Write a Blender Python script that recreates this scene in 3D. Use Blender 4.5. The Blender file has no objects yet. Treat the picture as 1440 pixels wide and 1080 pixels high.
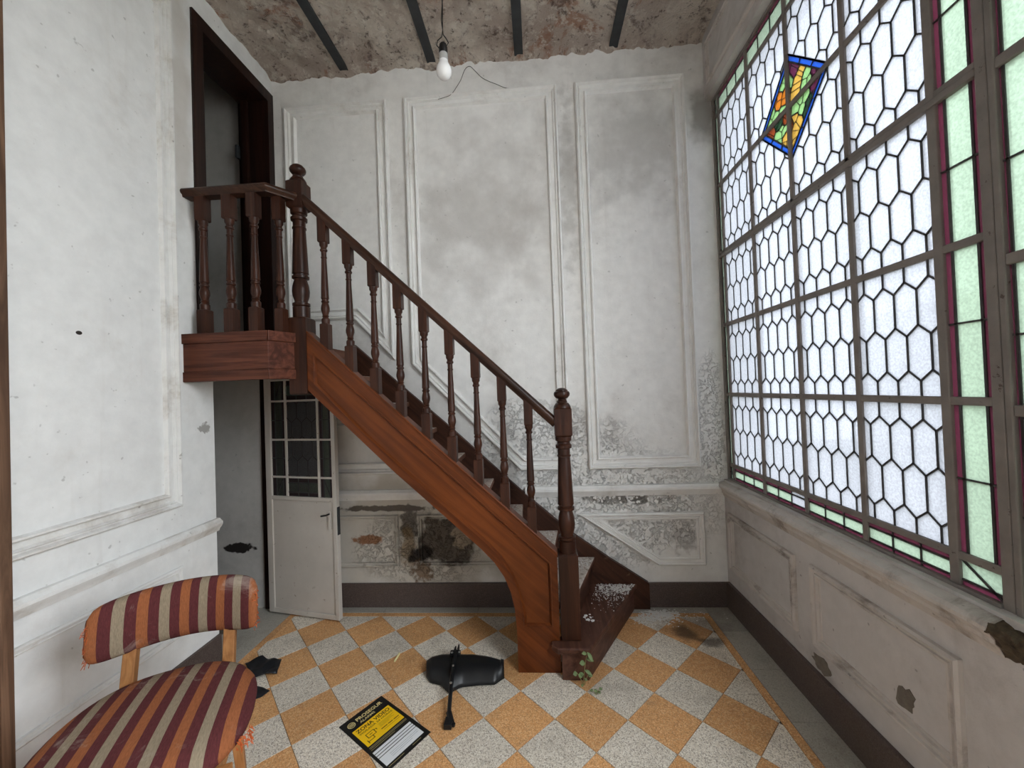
import bpy, bmesh, math, random
from mathutils import Vector, Matrix, noise as mnoise

random.seed(7)
scene = bpy.context.scene
COL = scene.collection

# ------------------------------------------------------------------ camera
CAM_R = ((0.99714734, 0.06609401, -0.03645233),
         (-0.03736899, 0.01268585, -0.99922101),
         (-0.0655801, 0.99773276, 0.01511952))
CAM_H = 1.30
cam_data = bpy.data.cameras.new('camera')
cam_data.sensor_width = 36.0
cam_data.lens = 555.0 / 1440.0 * 36.0
cam_data.clip_start = 0.02
cam = bpy.data.objects.new('camera', cam_data)
COL.objects.link(cam)
cam.matrix_world = Matrix((
    (CAM_R[0][0], -CAM_R[1][0], -CAM_R[2][0], 0.0),
    (CAM_R[0][1], -CAM_R[1][1], -CAM_R[2][1], 0.0),
    (CAM_R[0][2], -CAM_R[1][2], -CAM_R[2][2], CAM_H),
    (0, 0, 0, 1)))
scene.camera = cam

# ------------------------------------------------------------------ world, light, exposure
SKY = 14.0
world = bpy.data.worlds.new('overcast_sky')
scene.world = world
world.use_nodes = True
bg = world.node_tree.nodes['Background']
bg.inputs['Color'].default_value = (0.90, 0.95, 1.0, 1)
bg.inputs['Strength'].default_value = SKY


def portal(name, loc, rot, sx, sy):
    d = bpy.data.lights.new(name, 'AREA')
    d.shape = 'RECTANGLE'
    d.size = sx
    d.size_y = sy
    d.cycles.is_portal = True
    o = bpy.data.objects.new(name, d)
    o.location = loc
    o.rotation_euler = rot
    COL.objects.link(o)


portal('window_portal', (1.30, 1.70, 1.84), (0, math.radians(90), 0), 2.3, 1.5)
portal('added_opening_portal', (1.30, 0.10, 1.91), (0, math.radians(90), 0), 2.1, 1.20)  # unseen wall opening added beside the camera to light the room

vs = scene.view_settings
vs.view_transform = 'Standard'
vs.look = 'None'
vs.gamma = 1.0
vs.use_curve_mapping = False
vs.exposure = 0.0
scene.cycles.use_denoising = True
scene.cycles.use_adaptive_sampling = True
scene.cycles.adaptive_threshold = 0.025
scene.cycles.max_bounces = 9
scene.cycles.diffuse_bounces = 5
scene.cycles.transmission_bounces = 10
scene.cycles.transparent_max_bounces = 14
scene.cycles.sample_clamp_indirect = 6.0
scene.cycles.caustics_reflective = False
scene.cycles.caustics_refractive = False

# ------------------------------------------------------------------ room measures (metres)
BACK = 2.385      # back wall face
LEFT = -1.625     # left wall face
RIGHT = 1.06      # right wall face below the window
GLASS = 1.10      # plane of the window glazing
CEIL = 3.335
FRONT = -1.35


# ------------------------------------------------------------------ helpers
def srgb(r, g, b):
    def f(c):
        c /= 255.0
        return c / 12.92 if c <= 0.04045 else ((c + 0.055) / 1.055) ** 2.4
    return (f(r), f(g), f(b), 1.0)


def tag(o, label=None, cat=None, group=None, kind=None):
    if label:
        o['label'] = label
    if cat:
        o['category'] = cat
    if group:
        o['group'] = group
    if kind:
        o['kind'] = kind
    return o


def empty(name, loc=(0, 0, 0), rz=0.0):
    o = bpy.data.objects.new(name, None)
    o.empty_display_size = 0.1
    o.location = loc
    o.rotation_euler = (0, 0, rz)
    COL.objects.link(o)
    return o


def link_mesh(name, me, mat=None, parent=None):
    o = bpy.data.objects.new(name, me)
    COL.objects.link(o)
    if mat is not None and not me.materials:
        for m in (mat if isinstance(mat, (list, tuple)) else [mat]):
            me.materials.append(m)
    if parent is not None:
        o.parent = parent
    return o


class MB:
    """collects faces, then links them as one mesh object"""

    def __init__(self):
        self.v = []
        self.f = []
        self.mi = []

    def add(self, verts, faces, mi=0):
        n = len(self.v)
        self.v.extend([tuple(p) for p in verts])
        for f in faces:
            self.f.append(tuple(i + n for i in f))
            self.mi.append(mi)

    def box(self, x0, x1, y0, y1, z0, z1):
        self.add([(x0, y0, z0), (x1, y0, z0), (x1, y1, z0), (x0, y1, z0),
                  (x0, y0, z1), (x1, y0, z1), (x1, y1, z1), (x0, y1, z1)],
                 [(0, 3, 2, 1), (4, 5, 6, 7), (0, 1, 5, 4), (1, 2, 6, 5), (2, 3, 7, 6), (3, 0, 4, 7)])

    def prism(self, poly, fn, h0, h1, inset=0.0, mi_top=0, mi_rest=0):
        """poly: 2D outline; fn(u,v,h)->xyz; h1 is the visible face"""
        n = len(poly)
        a = [fn(u, v, h0) for u, v in poly]
        if inset:
            p2 = offset_poly(poly, inset)
            hm = h1 - (h1 - h0) / abs(h1 - h0) * min(inset, abs(h1 - h0) * 0.5)
            m = [fn(u, v, hm) for u, v in poly]
            b = [fn(u, v, h1) for u, v in p2]
            self.add(a + m + b,
                     [tuple(reversed(range(n)))] + [(i, (i + 1) % n, n + (i + 1) % n, n + i) for i in range(n)]
                     + [(n + i, n + (i + 1) % n, 2 * n + (i + 1) % n, 2 * n + i) for i in range(n)], mi_rest)
            self.add(b, [tuple(range(n))], mi_top)
        else:
            b = [fn(u, v, h1) for u, v in poly]
            self.add(a + b, [tuple(reversed(range(n)))]
                     + [(i, (i + 1) % n, n + (i + 1) % n, n + i) for i in range(n)], mi_rest)
            self.add(b, [tuple(range(n))], mi_top)

    def lathe(self, prof, c, seg=16, cap=True):
        """prof: (r, z) bottom to top around a vertical axis"""
        vs_, fs = [], []
        for r, z in prof:
            for k in range(seg):
                a = 2 * math.pi * k / seg
                vs_.append((c[0] + r * math.cos(a), c[1] + r * math.sin(a), c[2] + z))
        for j in range(len(prof) - 1):
            for k in range(seg):
                k2 = (k + 1) % seg
                fs.append((j * seg + k, j * seg + k2, (j + 1) * seg + k2, (j + 1) * seg + k))
        if cap:
            fs.append(tuple(reversed(range(seg))))
            fs.append(tuple((len(prof) - 1) * seg + k for k in range(seg)))
        self.add(vs_, fs)

    def tube(self, path, r, seg=8, r2=None):
        path = [Vector(p) for p in path]
        n = len(path)
        up = Vector((0.13, 0.21, 1)).normalized()
        vs_, fs = [], []
        for i, p in enumerate(path):
            t = (path[min(i + 1, n - 1)] - path[max(i - 1, 0)]).normalized()
            a = t.cross(up)
            if a.length < 1e-4:
                a = t.cross(Vector((1, 0, 0)))
            a.normalize()
            b = t.cross(a)
            rr = r if r2 is None else r + (r2 - r) * i / (n - 1)
            for k in range(seg):
                w = 2 * math.pi * k / seg
                vs_.append(p + a * (rr * math.cos(w)) + b * (rr * math.sin(w)))
        for i in range(n - 1):
            for k in range(seg):
                k2 = (k + 1) % seg
                fs.append((i * seg + k, i * seg + k2, (i + 1) * seg + k2, (i + 1) * seg + k))
        fs.append(tuple(reversed(range(seg))))
        fs.append(tuple((n - 1) * seg + k for k in range(seg)))
        self.add(vs_, fs)

    def sweep(self, poly, prof, fn):
        """moulding: profile (inset, height) swept round a closed outline with mitred corners"""
        rings = []
        for d, h in prof:
            pp = offset_poly(poly, d)
            rings.append([fn(u, v, h) for u, v in pp])
        n = len(poly)
        for a, b in zip(rings[:-1], rings[1:]):
            self.add(a + b, [(i, (i + 1) % n, n + (i + 1) % n, n + i) for i in range(n)])

    def run(self, prof, fn, s0, s1):
        """profile (p, q) extruded straight from s0 to s1; fn(p,q,s)->xyz, closed with end caps"""
        n = len(prof)
        a = [fn(p, q, s0) for p, q in prof]
        b = [fn(p, q, s1) for p, q in prof]
        self.add(a + b, [(i, (i + 1) % n, n + (i + 1) % n, n + i) for i in range(n)]
                 + [tuple(reversed(range(n))), tuple(range(n, 2 * n))])

    def build(self, name, mat=None, parent=None, smooth=None, bevel=None, fix=True):
        me = bpy.data.meshes.new(name)
        me.from_pydata(self.v, [], self.f)
        if any(self.mi):
            me.polygons.foreach_set('material_index', self.mi)
        if fix:
            bm = bmesh.new()
            bm.from_mesh(me)
            bmesh.ops.remove_doubles(bm, verts=bm.verts, dist=2e-6)
            bmesh.ops.recalc_face_normals(bm, faces=bm.faces)
            bm.to_mesh(me)
            bm.free()
        if smooth is not None:
            me.polygons.foreach_set('use_smooth', [True] * len(me.polygons))
            me.set_sharp_from_angle(angle=math.radians(smooth))
        me.update()
        o = link_mesh(name, me, mat, parent)
        if bevel:
            m = o.modifiers.new('bevel', 'BEVEL')
            m.width = bevel
            m.segments = 2
            m.limit_method = 'ANGLE'
            m.angle_limit = math.radians(40)
        return o


def poly_area(p):
    return 0.5 * sum(p[i][0] * p[(i + 1) % len(p)][1] - p[(i + 1) % len(p)][0] * p[i][1] for i in range(len(p)))


def offset_poly(poly, d):
    """offset inwards by d (either winding)"""
    if d == 0:
        return list(poly)
    s = 1.0 if poly_area(poly) > 0 else -1.0
    n = len(poly)
    out = []
    for i in range(n):
        p0, p1, p2 = poly[i - 1], poly[i], poly[(i + 1) % n]
        e1 = Vector((p1[0] - p0[0], p1[1] - p0[1])).normalized()
        e2 = Vector((p2[0] - p1[0], p2[1] - p1[1])).normalized()
        n1 = Vector((-e1.y, e1.x)) * s
        n2 = Vector((-e2.y, e2.x)) * s
        b = n1 + n2
        if b.length < 1e-6:
            b = n1.copy()
        b.normalize()
        k = d / max(0.25, b.dot(n1))
        out.append((p1[0] + b.x * k, p1[1] + b.y * k))
    return out


def clip_half(poly, a, b, c):
    """keep a*u+b*v <= c"""
    out = []
    n = len(poly)
    for i in range(n):
        p, q = poly[i], poly[(i + 1) % n]
        dp, dq = a * p[0] + b * p[1] - c, a * q[0] + b * q[1] - c
        if dp <= 0:
            out.append(p)
        if (dp < 0 < dq) or (dq < 0 < dp):
            t = dp / (dp - dq)
            out.append((p[0] + (q[0] - p[0]) * t, p[1] + (q[1] - p[1]) * t))
    return out


def clip_rect(poly, u0, u1, v0, v1):
    for h in ((1, 0, u1), (-1, 0, -u0), (0, 1, v1), (0, -1, -v0)):
        if len(poly) < 3:
            return []
        poly = clip_half(poly, *h)
    return poly if len(poly) >= 3 else []


# ------------------------------------------------------------------ material helpers
class NT:
    def __init__(self, name):
        self.m = bpy.data.materials.new(name)
        self.m.use_nodes = True
        self.t = self.m.node_tree
        self.p = self.t.nodes['Principled BSDF']
        self.out = self.t.nodes['Material Output']

    def n(self, kind, **kw):
        nd = self.t.nodes.new(kind)
        for k, v in kw.items():
            setattr(nd, k, v)
        return nd

    def l(self, a, b):
        self.t.links.new(a, b)

    def setv(self, sock, v):
        if hasattr(v, 'is_output'):
            self.l(v, sock)
        else:
            sock.default_value = v

    def pos(self):
        return self.n('ShaderNodeNewGeometry').outputs['Position']

    def obj(self):
        return self.n('ShaderNodeTexCoord').outputs['Object']

    def mapping(self, vec, scale=(1, 1, 1), rot=(0, 0, 0), loc=(0, 0, 0)):
        m = self.n('ShaderNodeMapping')
        self.l(vec, m.inputs['Vector'])
        m.inputs['Scale'].default_value = scale
        m.inputs['Rotation'].default_value = rot
        self.setv(m.inputs['Location'], loc)
        return m.outputs['Vector']

    def noise(self, vec, scale, detail=4, rough=0.55, dist=0.0):
        nd = self.n('ShaderNodeTexNoise')
        self.l(vec, nd.inputs['Vector'])
        nd.inputs['Scale'].default_value = scale
        nd.inputs['Detail'].default_value = detail
        nd.inputs['Roughness'].default_value = rough
        nd.inputs['Distortion'].default_value = dist
        return nd.outputs['Fac']

    def voronoi(self, vec, scale, out='Distance', feature='F1'):
        nd = self.n('ShaderNodeTexVoronoi', feature=feature)
        self.l(vec, nd.inputs['Vector'])
        nd.inputs['Scale'].default_value = scale
        return nd.outputs[out]

    def ramp(self, fac, stops, interp='LINEAR'):
        nd = self.n('ShaderNodeValToRGB')
        self.l(fac, nd.inputs['Fac'])
        cr = nd.color_ramp
        cr.interpolation = interp
        while len(cr.elements) < len(stops):
            cr.elements.new(0.5)
        for e, (p, c) in zip(cr.elements, stops):
            e.position = p
            e.color = c if isinstance(c, (tuple, list)) else (c, c, c, 1)
        return nd.outputs['Color']

    def step(self, fac, a, b):
        nd = self.n('ShaderNodeMapRange', interpolation_type='SMOOTHSTEP')
        self.l(fac, nd.inputs['Value'])
        nd.inputs['From Min'].default_value = a
        nd.inputs['From Max'].default_value = b
        return nd.outputs['Result']

    def mix(self, fac, a, b, blend='MIX'):
        nd = self.n('ShaderNodeMix', data_type='RGBA', blend_type=blend)
        self.setv(nd.inputs['Factor'], fac)
        self.setv(nd.inputs['A'] if False else nd.inputs[6], a)
        self.setv(nd.inputs[7], b)
        return nd.outputs[2]

    def math(self, op, a, b=0.0, c=None):
        nd = self.n('ShaderNodeMath', operation=op)
        self.setv(nd.inputs[0], a)
        self.setv(nd.inputs[1], b)
        if c is not None:
            self.setv(nd.inputs[2], c)
        return nd.outputs[0]

    def bump(self, h, strength=0.3, dist=0.01, normal=None):
        nd = self.n('ShaderNodeBump')
        self.l(h, nd.inputs['Height'])
        nd.inputs['Strength'].default_value = strength
        nd.inputs['Distance'].default_value = dist
        if normal is not None:
            self.l(normal, nd.inputs['Normal'])
        return nd.outputs['Normal']

    def blotch(self, pos, col, c, r, colour, wob=0.35, scale=9.0, soft=0.25, strength=1.0):
        """stain with a ragged outline round the world point c; r are its radii (use 9 for 'any')"""
        nz = self.n('ShaderNodeTexNoise')
        self.l(pos, nz.inputs['Vector'])
        nz.inputs['Scale'].default_value = scale
        nz.inputs['Detail'].default_value = 6
        sub = self.n('ShaderNodeVectorMath', operation='SUBTRACT')
        self.l(pos, sub.inputs[0])
        sub.inputs[1].default_value = c
        div = self.n('ShaderNodeVectorMath', operation='DIVIDE')
        self.l(sub.outputs[0], div.inputs[0])
        div.inputs[1].default_value = r
        ln = self.n('ShaderNodeVectorMath', operation='LENGTH')
        self.l(div.outputs[0], ln.inputs[0])
        w = self.math('MULTIPLY_ADD', nz.outputs['Fac'], wob * 4, -wob * 2)
        d = self.math('ADD', ln.outputs['Value'], w)
        m = self.step(d, 1.0 + soft, 1.0 - soft)
        m = self.math('MULTIPLY', m, strength)
        return self.mix(m, col, colour), m

    def done(self, col=None, rough=None, normal=None, spec=None):
        if col is not None:
            self.setv(self.p.inputs['Base Color'], col)
        if rough is not None:
            self.setv(self.p.inputs['Roughness'], rough)
        if normal is not None:
            self.l(normal, self.p.inputs['Normal'])
        if spec is not None:
            self.p.inputs['Specular IOR Level'].default_value = spec
        return self.m


def plaster(name, clean, dirt, amount=(0.48, 0.78), dscale=1.7, seed=0.0, bump=0.25, blots=(), peel=None,
            spots=0.5, streak=True):
    k = NT(name)
    P = k.pos()
    Q = k.mapping(P, loc=(seed, seed * 0.7, seed * 1.3))
    n1 = k.noise(Q, dscale, 8, 0.68, 0.3)
    col = k.mix(k.step(n1, *amount), clean, dirt)
    n2 = k.noise(Q, 16, 6, 0.6)
    col = k.mix(1.0, col, k.ramp(n2, [(0.3, 0.93), (0.7, 1.04)]), 'MULTIPLY')
    if streak:
        S = k.mapping(Q, scale=(14, 14, 0.9))
        n3 = k.noise(S, 1.0, 6, 0.6)
        col = k.mix(k.math('MULTIPLY', k.step(n3, 0.58, 0.8), 0.35), col, dirt)
    n4 = k.noise(Q, 34, 2, 0.5)
    col = k.mix(k.math('MULTIPLY', k.step(n4, 0.70, 0.76), spots), col, tuple(c * 0.35 for c in dirt[:3]) + (1,))
    h = k.math('MULTIPLY_ADD', k.noise(Q, 90, 4, 0.6), 0.25, k.noise(Q, 7, 5, 0.55))
    nor = k.bump(h, bump, 0.012)
    if peel:
        # scaling paint: raised curled plates and bared patches inside a soft-edged zone
        mask = None
        for c, r in peel:
            _, m = k.blotch(P, col, c, r, dirt, wob=0.30, scale=4.0, soft=0.35)
            mask = m if mask is None else k.math('MAXIMUM', mask, m)
        cr = k.noise(Q, 26, 12, 0.74, 0.25)
        plate = k.step(cr, 0.46, 0.53)
        fine = k.noise(Q, 60, 5, 0.7)
        hh = k.math('MULTIPLY', k.math('MULTIPLY_ADD', fine, 0.45, plate), mask)
        nor = k.bump(hh, 0.85, 0.008, nor)
        bare = k.math('MULTIPLY', k.step(k.noise(Q, 9, 7, 0.66), 0.60, 0.66), mask)
        col = k.mix(k.math('MULTIPLY', bare, 0.30), col, srgb(158, 152, 142))
        crack = k.math('MULTIPLY', k.step(k.math('ABSOLUTE', k.math('SUBTRACT', cr, 0.49)), 0.012, 0.0), mask)
        col = k.mix(k.math('MULTIPLY', crack, 0.10), col, srgb(110, 102, 92))
    for b in blots:
        col, _ = k.blotch(P, col, *b)
    return k.done(col, 0.82, nor, 0.25)


def wood(name, dark, light, rot=(0, 0, 0), scale=(28, 28, 1.6), rough=0.42, wear=None, dust=None):
    k = NT(name)
    P = k.obj()
    M_ = k.mapping(k.mapping(P, rot=rot), scale=scale)
    g = k.noise(M_, 1.0, 7, 0.62, 1.2)
    col = k.mix(k.step(g, 0.34, 0.68), dark, light)
    big = k.noise(P, 3.0, 3)
    col = k.mix(1.0, col, k.ramp(big, [(0.3, 0.75), (0.7, 1.15)]), 'MULTIPLY')
    if wear:
        w = k.noise(P, 26, 6, 0.7)
        col = k.mix(k.math('MULTIPLY', k.step(w, 0.60, 0.72), 0.5), col, wear)
    if dust:
        up = k.n('ShaderNodeSeparateXYZ')
        k.l(k.n('ShaderNodeNewGeometry').outputs['Normal'], up.inputs[0])
        dn = k.noise(P, 40, 8, 0.75)
        f = k.math('MULTIPLY', k.step(up.outputs['Z'], 0.6, 0.9), k.step(dn, 0.30, 0.56))
        col = k.mix(k.math('MULTIPLY', f, 0.9), col, dust)
    nor = k.bump(g, 0.12, 0.004)
    return k.done(col, rough, nor, 0.22)


def plain(name, col, rough=0.6, var=0.12, scale=18, bump=0.08, metal=0.0, spec=0.4, chips=None):
    k = NT(name)
    P = k.obj()
    n = k.noise(P, scale, 6, 0.6)
    c = k.mix(1.0, col, k.ramp(n, [(0.3, 1 - var), (0.7, 1 + var)]), 'MULTIPLY')
    if chips:
        c = k.mix(k.step(k.noise(P, 30, 6, 0.7), 0.64, 0.68), c, chips)
    k.p.inputs['Metallic'].default_value = metal
    return k.done(c, rough, k.bump(n, bump, 0.004), spec)


DENS = 0.178     # patterned glass, darkened against clipping, lets through under a fifth of the light


def glass_mat(name, tint, clear=0.12, tex=16.0):
    """patterned window glass: part of the light goes straight through, part is scattered by the pressed pattern"""
    k = NT(name)
    tint = tuple(c * DENS for c in tint[:3]) + (1,)
    P = k.pos()
    n = k.noise(P, tex * 9, 3, 0.6)
    n2 = k.noise(P, 5.0, 3, 0.5)
    col = k.mix(1.0, tint, k.ramp(n, [(0.35, 0.80), (0.65, 1.10)]), 'MULTIPLY')
    col = k.mix(1.0, col, k.ramp(n2, [(0.3, 0.93), (0.7, 1.03)]), 'MULTIPLY')
    tr = k.n('ShaderNodeBsdfTranslucent')
    k.l(col, tr.inputs['Color'])
    tp = k.n('ShaderNodeBsdfTransparent')
    k.l(col, tp.inputs['Color'])
    mx = k.n('ShaderNodeMixShader')
    mx.inputs['Fac'].default_value = clear
    k.l(tr.outputs[0], mx.inputs[1])
    k.l(tp.outputs[0], mx.inputs[2])
    df = k.n('ShaderNodeBsdfDiffuse')
    k.l(k.mix(0.5, tint, (0.30, 0.28, 0.27, 1)), df.inputs['Color'])
    md_ = k.n('ShaderNodeMixShader')
    md_.inputs['Fac'].default_value = 0.16
    k.l(mx.outputs[0], md_.inputs[1])
    k.l(df.outputs[0], md_.inputs[2])
    mx = md_
    gl = k.n('ShaderNodeBsdfGlossy')
    gl.inputs['Roughness'].default_value = 0.25
    k.l(k.bump(n, 0.2, 0.002), gl.inputs['Normal'])
    fr = k.n('ShaderNodeFresnel')
    fr.inputs['IOR'].default_value = 1.3
    m2 = k.n('ShaderNodeMixShader')
    k.l(fr.outputs[0], m2.inputs['Fac'])
    k.l(mx.outputs[0], m2.inputs[1])
    k.l(gl.outputs[0], m2.inputs[2])
    k.l(m2.outputs[0], k.out.inputs['Surface'])
    return k.m


def clear_mat():
    k = NT('glass_clear_side')
    tp = k.n('ShaderNodeBsdfTransparent')
    k.l(tp.outputs[0], k.out.inputs['Surface'])
    return k.m


# ------------------------------------------------------------------ materials
A9 = 9.0
M = {}
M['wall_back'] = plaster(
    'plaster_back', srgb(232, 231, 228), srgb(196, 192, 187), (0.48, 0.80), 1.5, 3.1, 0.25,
    blots=[((0.60, BACK, 2.72), (0.30, A9, 0.30), srgb(150, 146, 142), 0.75, 9.0, 0.9, 0.45),
           ((0.23, BACK, 2.55), (0.045, A9, 0.45), srgb(150, 146, 140), 1.0, 16.0, 0.7, 0.40),
           ((-0.30, BACK, 2.35), (0.38, A9, 0.36), srgb(168, 163, 157), 0.8, 6.0, 0.9, 0.5),
           ((1.03, BACK, 2.9), (0.07, A9, 0.16), srgb(112, 104, 98), 0.5, 8.0, 0.5, 0.7),
           ((0.47, BACK, 0.635), (0.22, A9, 0.028), srgb(118, 112, 104), 0.7, 14.0, 0.3, 0.8),
           ((0.82, BACK, 0.40), (0.06, A9, 0.08), srgb(140, 136, 132), 0.9, 24.0, 0.5, 0.5),
           # bared and stained plaster under the stairs; the first stain also paints in shade
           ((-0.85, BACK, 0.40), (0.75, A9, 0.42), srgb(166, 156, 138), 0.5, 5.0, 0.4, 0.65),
           ((-1.00, BACK, 0.598), (0.30, A9, 0.020), srgb(92, 84, 76), 0.5, 16.0, 0.15, 0.95),
           ((-0.58, BACK, 0.40), (0.20, A9, 0.135), srgb(88, 80, 72), 0.35, 9.0, 0.12, 0.95),
           ((-0.49, BACK, 0.42), (0.07, A9, 0.055), srgb(168, 152, 132), 0.6, 20.0, 0.2, 0.8),
           ((-0.815, BACK, 0.50), (0.055, A9, 0.10), srgb(96, 90, 84), 0.5, 16.0, 0.15, 0.9),
           ((-0.83, BACK, 0.36), (0.045, A9, 0.13), srgb(120, 100, 72), 0.6, 12.0, 0.4, 0.8),
           ((-0.75, BACK, 0.315), (0.075, A9, 0.05), srgb(30, 22, 18), 0.5, 16.0, 0.3, 0.95),
           ((-0.75, BACK, 0.21), (0.06, A9, 0.06), srgb(104, 76, 48), 0.8, 26.0, 0.3, 0.8),
           ((-1.07, BACK, 0.41), (0.085, A9, 0.028), srgb(138, 96, 66), 0.6, 22.0, 0.25, 0.95)],
    peel=[((0.35, BACK, 0.62), (0.60, A9, 0.36)), ((0.0, BACK, 0.95), (0.32, A9, 0.24)),
          ((1.0, BACK, 1.05), (0.09, A9, 0.35)), ((-0.75, BACK, 0.35), (0.35, A9, 0.2))], spots=0.35)
M['wall_left'] = plaster(
    'plaster_left', srgb(226, 227, 226), srgb(198, 194, 188), (0.52, 0.82), 1.9, 8.4, 0.14,
    blots=[((LEFT, 1.30, 1.56), (A9, 0.010, 0.007), srgb(40, 34, 30), 0.1, 20.0, 0.1, 1.0),
           ((LEFT, 1.82, 1.17), (A9, 0.030, 0.024), srgb(150, 148, 144), 0.7, 45.0, 0.2, 0.9),
           ((LEFT, 1.73, 2.75), (A9, 0.05, 0.5), srgb(170, 158, 144), 0.5, 5.0, 0.5, 0.45)], spots=0.4)
M['wall_right'] = plaster('plaster_right', srgb(198, 193, 190), srgb(160, 152, 147), (0.45, 0.75), 2.2, 15.0, 0.25, spots=0.5)
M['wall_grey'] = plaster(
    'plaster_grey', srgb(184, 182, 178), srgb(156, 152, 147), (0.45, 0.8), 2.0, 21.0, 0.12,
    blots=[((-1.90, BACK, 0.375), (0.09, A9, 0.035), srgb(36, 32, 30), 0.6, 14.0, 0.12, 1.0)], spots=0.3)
M['moulding'] = plaster('moulding_paint', srgb(234, 233, 230), srgb(196, 190, 182), (0.5, 0.8), 3.0, 5.0, 0.2, spots=0.3)
M['moulding_left'] = plaster('moulding_paint_left', srgb(226, 226, 224), srgb(190, 184, 176), (0.45, 0.75), 5.0, 2.0, 0.15, spots=0.5)
M['moulding_right'] = plaster('moulding_paint_right', srgb(198, 191, 185), srgb(140, 130, 122), (0.5, 0.72), 6.0, 9.0, 0.25)
M['chip'] = plain('bare_render', srgb(112, 104, 94), 0.9, 0.2, 60, 0.4)


def ceiling_mat():
    k = NT('ceiling_bare_plaster')
    P = k.pos()
    n1 = k.noise(P, 2.6, 8, 0.66, 0.4)
    col = k.mix(k.step(n1, 0.36, 0.62), srgb(222, 211, 198), srgb(188, 172, 160))
    n2 = k.noise(k.mapping(P, loc=(4, 2, 1)), 3.2, 7, 0.7, 0.5)
    col = k.mix(k.math('MULTIPLY', k.step(n2, 0.54, 0.64), 0.7), col, srgb(158, 104, 74))
    n3 = k.noise(k.mapping(P, loc=(1, 7, 3)), 7.0, 8, 0.72, 0.6)
    col = k.mix(k.math('MULTIPLY', k.step(n3, 0.53, 0.66), 0.7), col, srgb(92, 70, 66))
    n4 = k.noise(P, 30, 8, 0.75)
    col = k.mix(k.math('MULTIPLY', k.step(n4, 0.55, 0.64), 0.75), col, srgb(78, 60, 52))
    col = k.mix(k.math('MULTIPLY', k.step(k.noise(k.mapping(P, loc=(9, 9, 2)), 16, 9, 0.75), 0.53, 0.60), 0.7), col, srgb(226, 218, 206))
    h = k.math('MULTIPLY_ADD', n4, 0.5, n3)
    return k.done(col, 0.95, k.bump(h, 1.0, 0.045), 0.1)


M['ceiling'] = ceiling_mat()
M['steel'] = plain('dark_steel', srgb(46, 48, 50), 0.6, 0.25, 20, 0.1)


def terrazzo(name, base, light, dark, amount=0.5, stain=None):
    k = NT(name)
    P = k.pos()
    info = k.n('ShaderNodeObjectInfo')
    off = k.n('ShaderNodeCombineXYZ')
    k.l(k.math('MULTIPLY', info.outputs['Random'], 37.0), off.inputs[0])
    k.l(k.math('MULTIPLY', info.outputs['Random'], 91.0), off.inputs[1])
    Q = k.mapping(P, loc=off.outputs[0])
    v = k.voronoi(Q, 300, 'Color')
    sep = k.n('ShaderNodeSeparateColor')
    k.l(v, sep.inputs[0])
    col = k.mix(k.math('MULTIPLY', k.step(sep.outputs[0], 0.62, 0.72), amount), base, light)
    col = k.mix(k.math('MULTIPLY', k.step(sep.outputs[1], 0.74, 0.84), amount), col, dark)
    col = k.mix(1.0, col, k.ramp(info.outputs['Random'], [(0.0, 0.90), (1.0, 1.10)]), 'MULTIPLY')
    d = k.noise(P, 3.2, 7, 0.62)
    col = k.mix(k.math('MULTIPLY', k.step(d, 0.50, 0.74), 0.35), col, srgb(96, 84, 68))
    col = k.mix(k.math('MULTIPLY', k.step(k.noise(k.mapping(P, loc=(3, 1, 0)), 11, 7, 0.7), 0.58, 0.72), 0.3), col, srgb(110, 100, 84))
    for c, r in (((0.72, 2.13, 0), (0.05, 0.06, 9)), ((0.83, 2.06, 0), (0.055, 0.035, 9)), ((0.78, 2.17, 0), (0.16, 0.10, 9))):
        col, _ = k.blotch(P, col, c, r, srgb(52, 38, 28), 0.35, 16.0, 0.5, 0.75 if r[0] < 0.1 else 0.4)
    rough = k.ramp(d, [(0.3, 0.42), (0.7, 0.68)])
    return k.done(col, rough, k.bump(k.noise(P, 120, 3), 0.08, 0.002), 0.4)


M['tile_orange'] = terrazzo('terrazzo_ochre', srgb(206, 152, 98), srgb(234, 196, 148), srgb(154, 108, 70), 0.6)
M['tile_grey'] = terrazzo('terrazzo_grey', srgb(214, 204, 188), srgb(242, 236, 224), srgb(138, 127, 114), 0.75)
M['tile_band'] = terrazzo('terrazzo_band', srgb(168, 164, 154), srgb(188, 184, 174), srgb(122, 118, 110), 0.4)
M['grout'] = plain('grout', srgb(92, 84, 74), 0.9, 0.15, 40)
M['granite'] = terrazzo('granite_baseboard', srgb(82, 70, 66), srgb(104, 92, 86), srgb(58, 48, 46), 0.5)

M['wood_dark'] = wood('wood_baluster', srgb(43, 24, 17), srgb(68, 39, 27), rough=0.38)
M['wood_newel'] = wood('wood_newel', srgb(42, 23, 16), srgb(66, 38, 26), rough=0.34)
M['wood_rail'] = wood('wood_handrail', srgb(44, 28, 21), srgb(70, 45, 33), rot=(0, math.radians(-42), 0), scale=(2, 30, 30), rough=0.3)
M['wood_string'] = wood('wood_stringer', srgb(78, 37, 14), srgb(104, 53, 22), rot=(0, math.radians(-42.7), 0), scale=(1.6, 26, 26), rough=0.38)
M['wood_panel'] = wood('wood_stringer_panel', srgb(84, 40, 14), srgb(106, 55, 22), rot=(0, math.radians(-42.7), 0), scale=(1.2, 20, 20), rough=0.36)
M['wood_fascia'] = wood('wood_fascia', srgb(66, 34, 24), srgb(104, 60, 44), scale=(1.6, 26, 26), rough=0.42)
M['wood_skirt'] = wood('wood_skirt', srgb(52, 31, 23), srgb(78, 48, 34), rot=(0, math.radians(-42), 0), scale=(2, 24, 24), rough=0.5, wear=srgb(120, 96, 76))
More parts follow.
